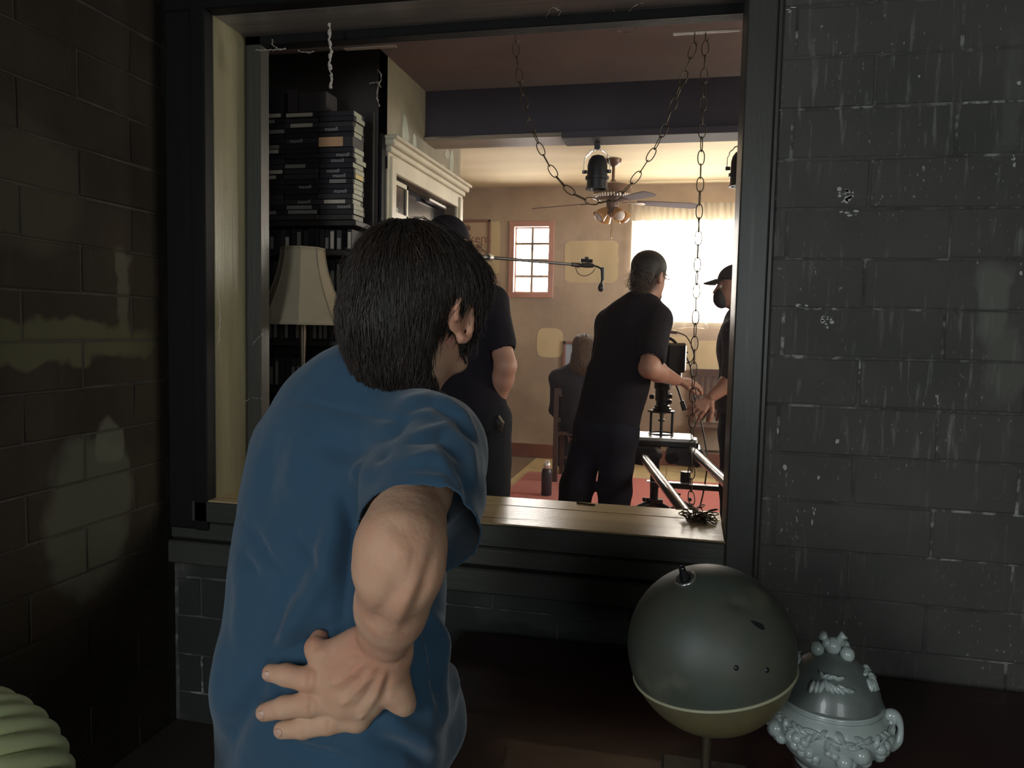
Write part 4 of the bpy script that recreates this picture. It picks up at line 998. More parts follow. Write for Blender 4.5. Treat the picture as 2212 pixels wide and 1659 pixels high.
for ang in (math.radians(180), math.radians(0), math.radians(-90), math.radians(90)):
    q_ = v + np.array([.062 * math.cos(ang), .062 * math.sin(ang), 0]); MB().tube([(q_[0], q_[1], tz), (q_[0], q_[1], zt)], .0075, 10).build('riser_post', M['black_metal'], rig, smooth=True)
MB().lathe([(.022, 0), (.024, -.012), (.012, -.02), (.010, -.045), (.02, -.05), (.02, -.06)], (v[0], v[1], zt), 14).build('tie_down', M['black_metal'], rig, smooth=True)
hz0 = zt
MB().lathe([(.052, .006), (.056, .018), (.044, .022), (.046, .034), (.036, .038), (.036, .06), (.042, .065), (.042, .13), (.050, .14), (.050, .22)], (v[0], v[1], hz0), 20).build('tripod_head', M['black_metal'], rig, smooth=True)
for px, py in ((1408, 857), (1446, 868), (1447, 856)): 
    w_ = R_(px, py, -.03); MB().lathe([(.010, -.014), (.014, -.008), (.014, .008), (.010, .014)], w_, 10, axis=(1, 0, 0)).build('knob', M['black_gloss'], rig, smooth=True)
# pan handle
MB().tube([R_(1460, 830), R_(1466, 845), R_(1473, 868)], .006, 8).tube([R_(1473, 866), R_(1479, 886)], [.014, .016], 10).build('pan_handle', M['black_metal'], rig, smooth=True)
# camera body : reaches from behind the operator to the right
cb = R_(1440, 770)
Xr = CV(1, 0, .15); Yr = CV(-.15, 0, 1); 
body = MB().obox(R_(1446, 775), Xr, Yr, up, .052 * 1.15, .13, .085).obox(R_(1446, 812), Xr, Yr, up, .045, .10, .03)
bo_ = body.build('camera_body', M['black_gloss'], rig)
bo_.modifiers.new('b', 'BEVEL').width = .012
MB().obox(R_(1448, 748), Xr, Yr, nrm(up), .055, .10, .014).build('camera_grip', M['red_dark'], rig)
mb = MB()
for t in np.linspace(0, 1, 8): mb.ball(R_(1446 + 24 * t, 731 + 22 * t ** 1.5), .010, 8, 6)
mb.build('top_handle', M['black_metal'], rig, smooth='full')
MB().obox(R_(1452, 757), nrm(Xr - up * .3), Yr, nrm(up + Xr * .3), .058, .11, .004).build('body_rim', M['gold_handle'], rig)
MB().tube([R_(1420, 780, .15), R_(1414, 778, .35)], [.05, .06], 18).build('lens', M['black_gloss'], rig, smooth=True)
MB().tube([R_(1444, 716), R_(1462, 718)], .011, 10).build('connector', M['chrome'], rig, smooth=True)
MB().tube(smooth_path([R_(1462, 718), R_(1480, 725), R_(1492, 742), R_(1499, 765), R_(1496, 778), R_(1485, 784), R_(1472, 782)]), .0035, 6).tube(smooth_path([R_(1470, 752), R_(1482, 770), R_(1492, 795), R_(1497, 830), R_(1500, 855), R_(1512, 900), R_(1522, 950), R_(1528, 1000), R_(1520, 1060), R_(1512, 1095)]), .0045, 6).tube(smooth_path([R_(1440, 860), R_(1438, 852), R_(1448, 838), R_(1454, 825)]), .003, 6).build('cable', M['wire'], rig, smooth=True)
# lower stand
c0 = R_(1417, 950); MB().tube([(c0[0], c0[1], tz - .04), (c0[0], c0[1], R_(1417, 1084)[2])], [.030, .024], 14).build('mast', M['black_metal'], rig, smooth=True)
mb = MB(); 
for py in (1035, 1082): mb.box(*[R_(x, y) + np.array([0, dy, 0]) for x, y, dy in ((1405, py - 5, -.02), (1432, py + 4, .02))])
for px, py in ((1392, 1079), (1400, 1080), (1391, 981), (1400, 983)): mb.ball(R_(px, py), .014, 8, 6)
mb.build('clamps', M['black_gloss'], rig, smooth=True)
a, b = R_(1405, 1040), R_(1548, 1052)
MB().box((a[0], a[1] - .03, b[2] - .004), (b[0] + .02, a[1] + .03, a[2]), bev=.004).build('cross_beam', M['black_metal'], rig)
MB().box((R_(1437, 1)[0], a[1] - .022, a[2]), (R_(1527, 1)[0], a[1] + .026, a[2] + .004)).build('beam_plate', M['alu'], rig)
c1 = R_(1480, 1050); MB().tube([(c1[0], c1[1], b[2]), (c1[0], c1[1], .52)], .030, 14).build('mast', M['black_metal'], rig, smooth=True)
MB().tube([R_(1450, 1067), R_(1470, 1068)], .006, 6).ball(R_(1456, 1066), (.022, .012, .013), 8, 6).ball(R_(1490, 1079), .013).ball(R_(1468, 1079), .013).build('tightening_knob', M['black_metal'], rig, smooth=True)
for cc, zt_ in ((c0, R_(1417, 1086)[2]), (c1, R_(1480, 1092)[2])):
    for k in range(3):
        a = math.radians(90 + 120 * k); MB().tube([(cc[0], cc[1], zt_), (cc[0] + .09 * math.cos(a), cc[1] + .09 * math.sin(a), zt_ - .03), (cc[0] + .36 * math.cos(a), cc[1] + .36 * math.sin(a), .03)], [.024, .022, .014], 10).build('leg', M['black_metal'], rig, smooth=True)

# ------------------------------------------------------------- near table, globe, tureen, ribbed vase
tbl = thing('long_table', 'long low dark red-brown table under the sill', 'table', (.55, 1.75, 0))
TZ = .44
MB().box((-.62, 1.30, TZ - .035), (1.75, YW - .045, TZ), bev=.006).build('top', M['table'], tbl)
for x in (-.57, 1.68):
    for y in (1.36, YW - .11): MB().box((x - .03, y - .03, 0), (x + .03, y + .03, TZ - .035), bev=.004).build('leg', M['table'], tbl)
MB().box((-.55, 1.34, TZ - .12), (1.66, 1.36, TZ - .035)).build('apron', M['table'], tbl)

gc = P(1535, 1400, 1.47); gr = .158
gl = thing('globe', 'dented grey-green metal globe with a pale ring below', 'globe', (gc[0], gc[1], TZ))
# tilt of the ring: its normal leans toward the left back
gaxis = nrm(CV(-.16, -1, -.10) + CV(0, 0, 1) * 0)
V = []; nu, nv = 64, 48
u_ = nrm(np.cross(gaxis, [0, 1, 0])); w_ = np.cross(gaxis, u_)
mb = MB(); 
dent = P(1638, 1352, 1.47 - .10)
def gp(th_, ph, r=gr):
    p = np.array([math.sin(th_) * math.cos(ph), math.sin(th_) * math.sin(ph), math.cos(th_)])
    return gc + (u_ * p[0] + w_ * p[1] + gaxis * p[2]) * r
cr0, cr1 = P(1578, 1290, 1.36), P(1640, 1345, 1.38)
split = 1.84
def gsurf(t0, t1, n_, m, name, lip=0):
    mb = MB(); vs = []
    for i in range(n_ + 1):
        t = t0 + (t1 - t0) * i / n_
        for k in range(nu):
            p = gp(t, 2 * math.pi * k / nu); 
            dd = np.linalg.norm(np.cross(p - cr0, nrm(cr1 - cr0))); s_ = (p - cr0).dot(nrm(cr1 - cr0)) / np.linalg.norm(cr1 - cr0)
            if (p - gc).dot(CAM - gc) > 0 and -.3 < s_ < 1.3: p = p + (gc - p) * .035 * math.exp(-(dd / .012) ** 2) * (1 - max(0, abs(s_ - .5) - .3) / .5)
            vs.append(p)
    mb.add(vs, [(i * nu + k, i * nu + (k + 1) % nu, (i + 1) * nu + (k + 1) % nu, (i + 1) * nu + k) for i in range(n_) for k in range(nu)])
    return mb.build(name, M[m], gl, smooth='full')
gsurf(0.0, split, 60, 'globe', 'upper_shell'); gsurf(split, math.pi, 30, 'globe_low', 'lower_shell')
MB().tube([gp(split, 2 * math.pi * k / 72, gr + .0005) for k in range(72)], .0032, 6, closed=True).build('ring', M['globe_band'], gl, smooth='full')
pk = gp(.04, 0, gr)
pt = P(1478, 1245, 1.43); d_ = nrm(pt - gc); pt = gc + d_ * gr; e1 = nrm(np.cross(d_, [1, 0, 0])); e2 = np.cross(d_, e1)
MB().tube([pt + (e1 * math.cos(t) + e2 * math.sin(t)) * .020 + d_ * .001 for t in np.linspace(0, 2 * math.pi, 24)[:-1]], .0028, 6, closed=True).build('pivot_ring', M['gold_handle'], gl, smooth='full')
MB().tube([pt - d_ * .002, pt + d_ * .018 + up * .003], [.011, .006], 10).ball(pt + d_ * .020 + up * .003, .0065, 8, 6).build('pivot_pin', M['black_gloss'], gl, smooth=True)
mb = MB()
for px, py in ((1584, 1438), (1652, 1446)):
    q_ = P(px, py, 1.33); d2 = nrm(q_ - gc); mb.ball(gc + d2 * (gr - .0035), .006, 10, 6)
mb.build('rivets', M['black_metal'], gl, smooth='full')
q_ = P(1637, 1347, 1.345); d2 = nrm(q_ - gc); e1 = nrm(cr1 - cr0); e1 = nrm(e1 - d2 * e1.dot(d2)); e2 = np.cross(d2, e1); q_ = gc + d2 * (gr - .003)
MB().slab([q_ + e1 * x + e2 * y for x, y in ((-.014, -.001), (-.004, -.005), (.012, -.006), (.016, -.001), (.010, .005), (-.004, .003))], d2, .0035).build('tear', M['black_gloss'], gl)
MB().lathe([(.055, TZ), (.058, TZ + .008), (.03, TZ + .02), (.018, TZ + .03)], (gc[0], gc[1], 0), 24).build('foot', M['brass_dull'], gl, smooth=True)
MB().tube([(gc[0], gc[1], TZ + .02), (gc[0], gc[1], gc[2] - gr + .004)], .010, 12).build('stem', M['brass_dull'], gl, smooth=True)
MB().box((gc[0] - .085, gc[1] - .085, TZ), (gc[0] + .085, gc[1] + .085, TZ + .035), bev=.005).build('base_block', M['wood_dark'], gl)

# lidded tureen
uc = P(1790, 1560, 1.62); ub = TZ
def uz(py): return P(1790, py, 1.62)[2]
S = 1.62 / F_PX
urn = thing('lidded_tureen', 'white ceramic lidded tureen with moulded fruit beside the globe', 'tureen', (uc[0], uc[1], ub))
MB().lathe([(.062, ub), (.066, ub + .006), (.063, ub + .02), (.068, uz(1640)), (.086, uz(1617)), (.112, uz(1580)), (.121, uz(1552)), (.118, uz(1532)), (.106, uz(1516)), (.101, uz(1510)), (.104, uz(1505)), (.098, uz(1500)), (.06, uz(1500))], (uc[0], uc[1], 0), 48).build('bowl', M['urn'], urn, smooth='full')
MB().lathe([(.100, uz(1503)), (.103, uz(1499)), (.100, uz(1494)), (.096, uz(1478)), (.085, uz(1455)), (.068, uz(1432)), (.048, uz(1415)), (.026, uz(1405)), (.016, uz(1402)), (.001, uz(1401))], (uc[0], uc[1], 0), 48).build('lid', M['urn_lid'], urn, smooth='full')
for z_, r_ in ((uz(1507), .1035), (uz(1514), .104)):
    MB().tube([(uc[0] + r_ * math.cos(t), uc[1] + r_ * math.sin(t), z_) for t in np.linspace(0, 2 * math.pi, 60)[:-1]], .0022, 6, closed=True).build('rim_bead', M['urn'], urn, smooth='full')
# finial: fruits with stem
mb = MB(); fcn = np.array([uc[0], uc[1], uz(1398)])
tocam = nrm((CAM - fcn) * [1, 1, 0]); rt = np.cross(up, tocam); rt = -rt if rt.dot(RM[:, 0]) < 0 else rt
for dx, dy, dz, r in ((-.030, .01, .000, .015), (.029, .008, -.002, .015), (-.012, .012, .016, .010), (.013, -.005, .018, .011), (0, .0, .008, .018), (-.012, -.02, .006, .014), (.02, -.02, .004, .014)):
    mb.ball(fcn + rt * dx + tocam * dy + up * dz, (r, r, r * 1.05), 12, 8)
mb.tube([fcn + rt * .008 + up * .01, fcn + rt * .016 + up * .03, fcn + rt * .022 + up * .036], [.009, .007, .010], 10).tube([fcn + rt * -.016 + up * .02, fcn + rt * -.022 + tocam * .012 + up * .032], [.008, .010], 10)
mb.build('finial', M['urn'], urn, smooth='full')
# moulded relief: leaf cluster on the lid, vine and fruit on the bowl
def on_rev(ang, z, prof):
    for (r0, z0), (r1, z1) in zip(prof[:-1], prof[1:]):
        if min(z0, z1) <= z <= max(z0, z1):
            t = (z - z0) / (z1 - z0 + 1e-9); r = r0 + (r1 - r0) * t; dn = np.array([(z1 - z0), -(r1 - r0)]); dn /= np.linalg.norm(dn); dn = dn if dn[0] > 0 else -dn
            d = rt * math.sin(ang) + tocam * math.cos(ang)
            return np.array([uc[0], uc[1], 0]) + d * r + up * z, nrm(d * dn[0] + up * dn[1])
bowlp = [(.068, uz(1640)), (.086, uz(1617)), (.112, uz(1580)), (.121, uz(1552)), (.118, uz(1532)), (.106, uz(1516))]
lidp = [(.100, uz(1494)), (.096, uz(1478)), (.085, uz(1455)), (.068, uz(1432)), (.048, uz(1415))]
def leaf(mb, ang, z, prof, L, Wd, rot, th=.006):
    pr_ = on_rev(ang, z, prof)
    if pr_ is None: return
    p, n_ = pr_; t = nrm(np.cross(up, n_)); b_ = np.cross(n_, t); d = t * math.cos(rot) + b_ * math.sin(rot); s_ = np.cross(n_, d)
    mb.ball(p, (Wd / 2, L / 2, th), 10, 6, R=np.column_stack([s_, d, n_]))
    mb.tube([p - d * L * .45 + n_ * th * .8, p + n_ * th * 1.1, p + d * L * .45 + n_ * th * .6], .0012, 4)
lf = MB()
for base in np.arange(0, 2 * math.pi, math.pi / 2):
    for i in range(9):
        leaf(lf, base + (i - 4) * .105, uz(1448) + random.uniform(-.006, .006), lidp, .028, .011, math.radians(-60 + 15 * random.uniform(-1, 1) + 12 * (i - 4)))
    for i in range(5): leaf(lf, base + (i - 2) * .13, uz(1431), lidp, .020, .009, random.uniform(-1, 1))
lf.build('lid_leaves', M['urn'], urn, smooth='full')
vn = MB()
for base in np.arange(0, 2 * math.pi, math.pi / 2):
    for i in range(14):
        leaf(vn, base + (i - 7) * .105, uz(1541 + 9 * math.sin(i * 1.9)), bowlp, .030, .012, random.uniform(-1.8, 1.8), .006)
    q_ = [on_rev(base + t, uz(1538 + 8 * math.sin(t * 6)), bowlp) for t in np.linspace(-.7, .7, 24)]
    vn.tube([p + n_ * .003 for p, n_ in q_], .0025, 6)
vn.build('vine_leaves', M['urn'], urn, smooth='full')
fr = MB()
for base in np.arange(0, 2 * math.pi, math.pi / 2):
    for i, (da, py, r) in enumerate([(-.62, 1560, .014), (-.50, 1556, .013), (-.55, 1574, .014), (-.42, 1570, .013), (-.44, 1586, .013), (-.30, 1582, .012), (-.32, 1596, .012), (-.20, 1592, .011), (-.22, 1602, .010), (-.36, 1558, .012),
                                      (.30, 1585, .019), (.42, 1590, .015), (.56, 1566, .021), (.66, 1580, .016), (.12, 1572, .010), (.02, 1568, .009)]):
        pr_ = on_rev(base + da, uz(py), bowlp)
        if pr_: fr.ball(pr_[0], r * .9, 10, 8)
fr.build('fruit_relief', M['urn'], urn, smooth='full')
for sgn in (-1, 1):
    d = rt * sgn; o0 = np.array([uc[0], uc[1], 0]) + d * .108; zc = uz(1552)
    pts = [o0 + up * (zc + .030) + d * -.004, o0 + d * .014 + up * (zc + .034), o0 + d * .027 + up * (zc + .014), o0 + d * .024 + up * (zc - .012), o0 + d * .006 + up * (zc - .032)]
    MB().tube(smooth_path(pts), [.010 + .004 * math.sin(i / 8) for i in range(len(smooth_path(pts)))], 10).ball(o0 + d * .012 + up * (zc + .030), .014).build('handle', M['urn'], urn, smooth='full')

# ribbed vase in the lower left corner, on a small stool
vc = P(-175, 1790, .92); va = nrm(up * .8 + RM[:, 0] * -.55 + RM[:, 2] * .45)
st = thing('stool', 'dark stool under the pale ribbed vase at the lower left corner', 'stool', (vc[0], vc[1], 0))
MB().lathe([(.13, vc[2] - .21), (.14, vc[2] - .2), (.14, vc[2] - .18), (.13, vc[2] - .172)], (vc[0], vc[1], 0), 24).build('seat', M['shelf'], st, smooth=True)
for k in range(4):
    a = math.pi / 4 + k * math.pi / 2; MB().tube([(vc[0] + .09 * math.cos(a), vc[1] + .09 * math.sin(a), vc[2] - .2), (vc[0] + .13 * math.cos(a), vc[1] + .13 * math.sin(a), 0)], .013, 8).build('leg', M['shelf'], st, smooth=True)
vs = thing('ribbed_vase', 'pale green ribbed vase at the lower left corner', 'vase', (vc[0], vc[1], vc[2] - .17))
prof = []
for i in range(260):
    t = i / 259; th_ = .35 + t * 2.45; ribs = abs(math.sin(th_ * 20.5)) ** .6
    prof.append(((.158 + .010 * ribs) * math.sin(th_), (.158 + .010 * ribs) * math.cos(th_)))
mb = MB(); mb.lathe(prof[::-1], vc, 56, axis=va).build('body', M['rope'], vs, smooth='full')
MB().lathe([(.05, .140), (.045, .16), (.05, .19), (.047, .19), (.04, .16), (.044, .14)], vc, 24, axis=va).build('neck', M['rope'], vs, smooth='full')
MB().lathe([(.07, vc[2] - .172), (.075, vc[2] - .165), (.06, vc[2] - .14)], (vc[0], vc[1], 0), 24).build('foot', M['rope'], vs, smooth='full')

# ================================================================== PEOPLE
def person(label, loc): return thing('person', label, 'person', loc)

def hand(f, wrist, hd, back, size=1.0, curl=.35, thumb=1, k=.012, spreadv=.16):
    """hand field: hd = direction of the fingers, back = normal of the back of the hand, thumb side = +/- cross"""
    hd = nrm(hd); back = nrm(back - hd * hd.dot(back)); side = np.cross(hd, back) * thumb
    w = np.asarray(wrist, float); s = size
    for i, (o, l) in enumerate(((-.030, .085), (-.010, .092), (.011, .088), (.031, .080))):
        f.cap(w, w + hd * l * s + side * o * s, .017 * s, .0135 * s, n=back, sq=.8, k=k)
    tips = []
    for o, l, seg in ((-.033, .080, (.026, .019, .016)), (-.011, .090, (.036, .024, .019)), (.011, .088, (.038, .026, .020)), (.033, .082, (.032, .021, .018))):
        o = -o if False else o
        p = w + hd * l * s + side * o * s; d = nrm(hd + side * o / .033 * spreadv)
        r = .0105 * s
        for j, q in enumerate(seg):
            d = nrm(d - back * curl * (1.0 if j else .6)); e = p + d * q * s * 1.05; f.cap(p, e, r, r * .9, k=.004); p = e; r *= .9
        tips.append(p)
    p = w + side * .022 * s + hd * .02 * s; d = nrm(side * .9 + hd * .75 - back * .25)
    for j, (q, r) in enumerate(((.045, .0155), (.032, .0125), (.026, .011))):
        e = p + d * q * s; f.cap(p, e, r * s, r * .9 * s, k=.008); p = e; d = nrm(d + hd * .35 - back * .1)
    return tips

def head(f, c, fwd, up, s=1.0, k=.02):
    fwd = nrm(fwd); up = nrm(up - fwd * fwd.dot(up)); ri = np.cross(fwd, up); R = np.column_stack([ri, fwd, up])
    A = lambda x, y, z: c + (ri * x + fwd * y + up * z) * s
    f.ell(A(0, -.008, .03), np.array([.076, .096, .088]) * s, R, k=k)
    f.ell(A(0, .028, -.035), np.array([.060, .068, .082]) * s, R, k=k)
    f.ell(A(0, .068, -.088), np.array([.030, .026, .024]) * s, R, k=k)          # chin
    f.cap(A(0, .088, .012), A(0, .110, -.026), .009 * s, .013 * s, k=.012)        # nose
    f.cap(A(-.03, .082, .028), A(.03, .082, .028), .010 * s, k=.015)             # brow
    for sx in (-1, 1):
        f.ell(A(sx * .032, .094, .006), np.array([.014, .012, .010]) * s, R, k=.010, op=-1)
        f.ell(A(sx * .078, -.004, -.012), np.array([.009, .018, .032]) * s, R, k=.006)
        f.ell(A(sx * .086, .002, -.012), np.array([.006, .010, .020]) * s, R, k=.006, op=-1)
    f.cap(A(-.020, .088, -.056), A(.020, .088, -.056), .007 * s, k=.010)
    f.cap(A(-.020, .098, -.056), A(.020, .098, -.056), .0025 * s, k=.004, op=-1)
    return A, R
def eyes(A, s, parent):
    mb = MB()
    for sx in (-1, 1): mb.ball(A(sx * .031, .080, .006), .0112 * s, 10, 8)
    mb.build('eyes', M['bulb'], parent, smooth='full')

def strands(name, f, roots, dirs, m, parent, length=.10, steps=8, lift=.002, w=.0011, down=None, stiff=.55, wild=.10, tipout=0.0, lens=None):
    V = np.asarray(roots, float).copy(); D = np.asarray(dirs, float).copy(); n = len(V); down = np.array([0, 0, -1.0]) if down is None else down
    L_ = (np.full(n, length) if lens is None else lens) * rng.uniform(.55, 1.25, n); st = (L_ / steps)[:, None]
    wil = rng.normal(0, wild, (n, 3)); off = rng.uniform(.2, 1.0, n) * lift; path = [V.copy()]
    for i in range(steps):
        G = f.grad(V); D = D * stiff + down * (1 - stiff) + wil * .4; D = D - G * np.sum(D * G, 1, keepdims=True) * (1 - (i / steps) ** 2 * .8)
        D /= np.linalg.norm(D, axis=1, keepdims=True) + 1e-9
        V = V + D * st; d = f.at(V); G = f.grad(V)
        tgt = off + tipout * (i / steps) ** 2 * rng.uniform(.2, 1, n); push = np.where((d < tgt) | (i < steps * .75), tgt - d, 0.0)
        V = V + G * push[:, None]; path.append(V.copy())
    Pth = np.array(path)                                   # steps+1, n, 3
    ref = f.grad(Pth[steps // 2]); T = Pth[-1] - Pth[0]; S_ = np.cross(T, ref); S_ /= np.linalg.norm(S_, axis=1, keepdims=True) + 1e-9
    ww = w * rng.uniform(.6, 1.5, n)
    vs = []; fs = []
    for i in range(steps + 1):
        k = ww * (1 - .85 * (i / steps) ** 2); vs.append(Pth[i] - S_ * k[:, None]); vs.append(Pth[i] + S_ * k[:, None] ); vs.append(Pth[i] + ref * (k * .8)[:, None])
    A = np.stack(vs, 1)                                   # n, 3*(steps+1), 3
    per = 3 * (steps + 1); base = np.arange(n)[:, None] * per
    for i in range(steps):
        a = 3 * i; b = a + 3
        for p, q in ((0, 2), (2, 1), (1, 0)): fs.append(base + np.array([a + p, a + q, b + q, b + p]))
    Q = np.stack(fs, 1).reshape(-1, 4)
    return mesh_obj(name, (A.reshape(-1, 3), Q), m, parent)

def surf_roots(f, n, lo, hi, keep, off=0.0):
    P_ = rng.uniform(lo, hi, (n * 12, 3))
    for _ in range(6): P_ = P_ - f.grad(P_) * (f.at(P_) - off)[:, None]
    P_ = P_[keep(P_)]; return P_[:n]

FOLD = 1.7
def folds(V, Q, lines, amp_noise=.0015, nscale=9.0, seed=0.0):
    """press creases (polylines on the picture of the surface nearest the viewer) and small wrinkles into cloth"""
    N = vnormals(V, Q); x, y, z = proj(V); tocam = (CAM - V); tocam /= np.linalg.norm(tocam, axis=1, keepdims=True); fac = np.clip(np.sum(N * tocam, 1) * 3, 0, 1)
    disp = np.zeros(len(V))
    for pts, wd, a in lines:
        best = np.full(len(V), 1e9); tt = np.zeros(len(V)); tot = len(pts) - 1
        for i, ((x0, y0), (x1, y1)) in enumerate(zip(pts[:-1], pts[1:])):
            dx, dy = x1 - x0, y1 - y0; t = np.clip(((x - x0) * dx + (y - y0) * dy) / (dx * dx + dy * dy), 0, 1)
            d = np.hypot(x - x0 - t * dx, y - y0 - t * dy); m = d < best; best = np.where(m, d, best); tt = np.where(m, (i + t) / tot, tt)
        disp += a * FOLD * np.exp(-(best / wd) ** 2) * np.sin(np.pi * np.clip(tt * .96 + .02, 0, 1)) ** .5 * fac
    nz = np.array([mnoise.fractal(Vector(v * nscale + seed), 1.0, 2.0, 3) for v in V])
    return V + N * (disp + amp_noise * nz)[:, None]

Z3 = np.array([0, 0, 1.0])
def figure(T, J, skin, top_m, pant_m, shoe_m, h=.008, shirt_infl=.012, fwd=None, sleeve=.55, hem=None, rs=1.0, handk=None, hs=1.0, topname='shirt', longs=False, pantleg=.085):
    """J: joints in world space. Builds body (continuous), shirt, trousers, shoes."""
    L = nrm(np.asarray(J['shR']) - J['shL']); fwd = nrm(fwd) if fwd is not None else nrm(np.cross(Z3, L)); fw = nrm(fwd - L * L.dot(fwd))
    body = Field()
    def torso(f, d, lo=False):
        f.cap(J['neck'] - (J['neck'] - J['chest']) * .35, J['chest'], .085 * rs + d, .150 * rs + d, n=fw, sq=.66, k=.05)
        f.cap(J['chest'], J['waist'], .150 * rs + d, .142 * rs + d, n=fw, sq=.70, k=.05)
        f.cap(J['waist'], J['hip'], .142 * rs + d, .160 * rs + d, n=fw, sq=.68, k=.05)
        for s in 'RL': f.cap(J['neck'] - (J['neck'] - J['chest']) * .25, J['sh' + s], .055 * rs + d, .058 * rs + d, k=.05)
    torso(body, -.014)
    body.cap(J['neck'], J['head'], .052 * rs, .050 * rs, k=.03)
    for s in 'RL':
        body.cap(J['sh' + s], J['el' + s], .052 * rs, .042 * rs, k=.03).cap(J['el' + s], J['el' + s] + (J['wr' + s] - J['el' + s]) * .3, .042 * rs, .043 * rs, k=.02).cap(J['el' + s] + (J['wr' + s] - J['el' + s]) * .3, J['wr' + s], .043 * rs, .026 * rs, k=.02)
        hp = J['hip'] + (L if s == 'R' else -L) * .085 * rs
        body.cap(hp - Z3 * .04, J['kn' + s], .070 * rs, .052 * rs, k=.03).cap(J['kn' + s], J['an' + s], .052 * rs, .036 * rs, k=.02)
        body.cap(J['an' + s], J['an' + s] + fw * .10 - Z3 * .03, .034, .03, k=.02)
    parts = [body.mesh(h)]
    hf = Field(); A, R = head(hf, J['head'], J['face'], J.get('up', Z3), J.get('hs', 1.0)); hf.cap(J['neck'], J['head'] - Z3 * .02, .052 * rs, .052 * rs, k=.03)
    parts.append(hf.mesh(.0045))
    for s in 'RL':
        g = Field(); dirw = nrm(J['wr' + s] - J['el' + s]); hd = J.get('hd' + s, dirw); g.cap(J['wr' + s] - dirw * .05, J['wr' + s], .028 * rs, .024 * rs)
        hand(g, J['wr' + s], hd, J.get('hb' + s, fw), size=hs, curl=J.get('curl' + s, .35), thumb=1 if s == 'R' else -1); parts.append(g.mesh(.0034))
    b = mesh_obj('body', parts, skin, T)
    eyes(A, J.get('hs', 1.0), T)
    sf = Field(); torso(sf, shirt_infl)
    for s in 'RL':
        if longs: sf.cap(J['sh' + s], J['el' + s], .060 * rs + shirt_infl * .5, .052 * rs, k=.03).cap(J['el' + s], J['wr' + s], .052 * rs, .036 * rs, k=.02)
        else:
            e = J['sh' + s] + (J['el' + s] - J['sh' + s]) * sleeve; d = nrm(e - J['sh' + s])
            sf.cap(J['sh' + s], e, .060 * rs + shirt_infl * .6, .062 * rs + shirt_infl * .5, k=.03); sf.cap(e - d * .02, e + d * .2, .050 * rs, .052 * rs, k=.004, op=-1); 
    sf.ell(J['neck'] + (J['head'] - J['neck']) * .45, (.062 * rs,) * 3, k=.004, op=-1)
    V, Q = sf.mesh(h * .85); V = folds(V, Q, J.get('folds', []), .006, 6.0, seed=J['head'][0] * 7)
    hz = (J['hip'][2] - .03) if hem is None else hem
    m = V[Q][:, :, 2].max(1) > hz; V[:, 2] = np.where(V[:, 2] < hz, np.maximum(V[:, 2], hz - .0), V[:, 2]); mesh_obj(topname, (V, Q[m]), top_m, T)
    pf = Field(); pf.cap(J['waist'] + (J['hip'] - J['waist']) * .6, J['hip'], .145 * rs, .165 * rs, n=fw, sq=.70, k=.05)
    for s in 'RL':
        hp = J['hip'] + (L if s == 'R' else -L) * .085 * rs
        pf.cap(hp, J['kn' + s], pantleg * rs + .014, .068 * rs + .01, k=.03).cap(J['kn' + s], J['an' + s], .068 * rs + .01, .060 * rs + .006, k=.03)
    V, Q = pf.mesh(h); V = folds(V, Q, [], .010, 5.0, seed=3.3); mesh_obj('trousers', (V, Q), pant_m, T)
    for s in 'RL':
        g = Field(); a = J['an' + s]; sd = J.get('shoe', fw); g.ell(a + sd * .055 - Z3 * (a[2] - .040), (.045, .045, .042), k=.03).cap(np.array([*(a - sd * .04)[:2], .042]), np.array([*(a + sd * .15)[:2], .038]), .040, .036, k=.03).cap(np.array([*a[:2], .05]), np.array([*a[:2], .12]), .045, .048, k=.03).cut(np.array([0, 0, .016]), -Z3)
        o = mesh_obj('shoe', g.mesh(.008), shoe_m, T)
    return A, R, hf, body, sf

# -------------------------------------------------------- 1. man in the blue shirt, close to the viewer
ZE = 1.0
E = person('man in blue shirt seen from behind, right hand on his lower back', (*P(700, 1500, 1.16)[:2], 0))
fwd = CV(.50, 0, .87); fwd[2] = 0; fwd = nrm(fwd); Lr = nrm(np.cross(fwd, Z3))      # his right-hand side
# head
hc = P(902, 655, 1.22); fface = CV(.54, .08, .84)
hf = Field(); A, HR = head(hf, hc, fface, Z3 + CV(0, 0, 0) if False else Z3, 1.03)
hf.cap(P(885, 760, 1.235), P(850, 900, 1.24), .058, .066, k=.03)
hf.cap(A(.052, .03, -.05), A(.042, .065, -.085), .014, k=.02)
# detailed right ear
hf.ell(A(.080, .006, -.022), (.007, .017, .028), HR, k=.006)
Ee = lambda x, y, z: A(x, y, z)
ear = [A(.078 + .011 * 1, .004 + .019 * math.cos(t) - .006 * math.sin(t), -.020 + .033 * math.sin(t)) for t in np.linspace(-1.9, 3.3, 12)]
for p_, q_ in zip(ear[:-1], ear[1:]): hf.cap(p_, q_, .0048, k=.005)
hf.ell(A(.083, .008, -.052), (.006, .006, .009), k=.006)
headVQ = hf.mesh(.0036)
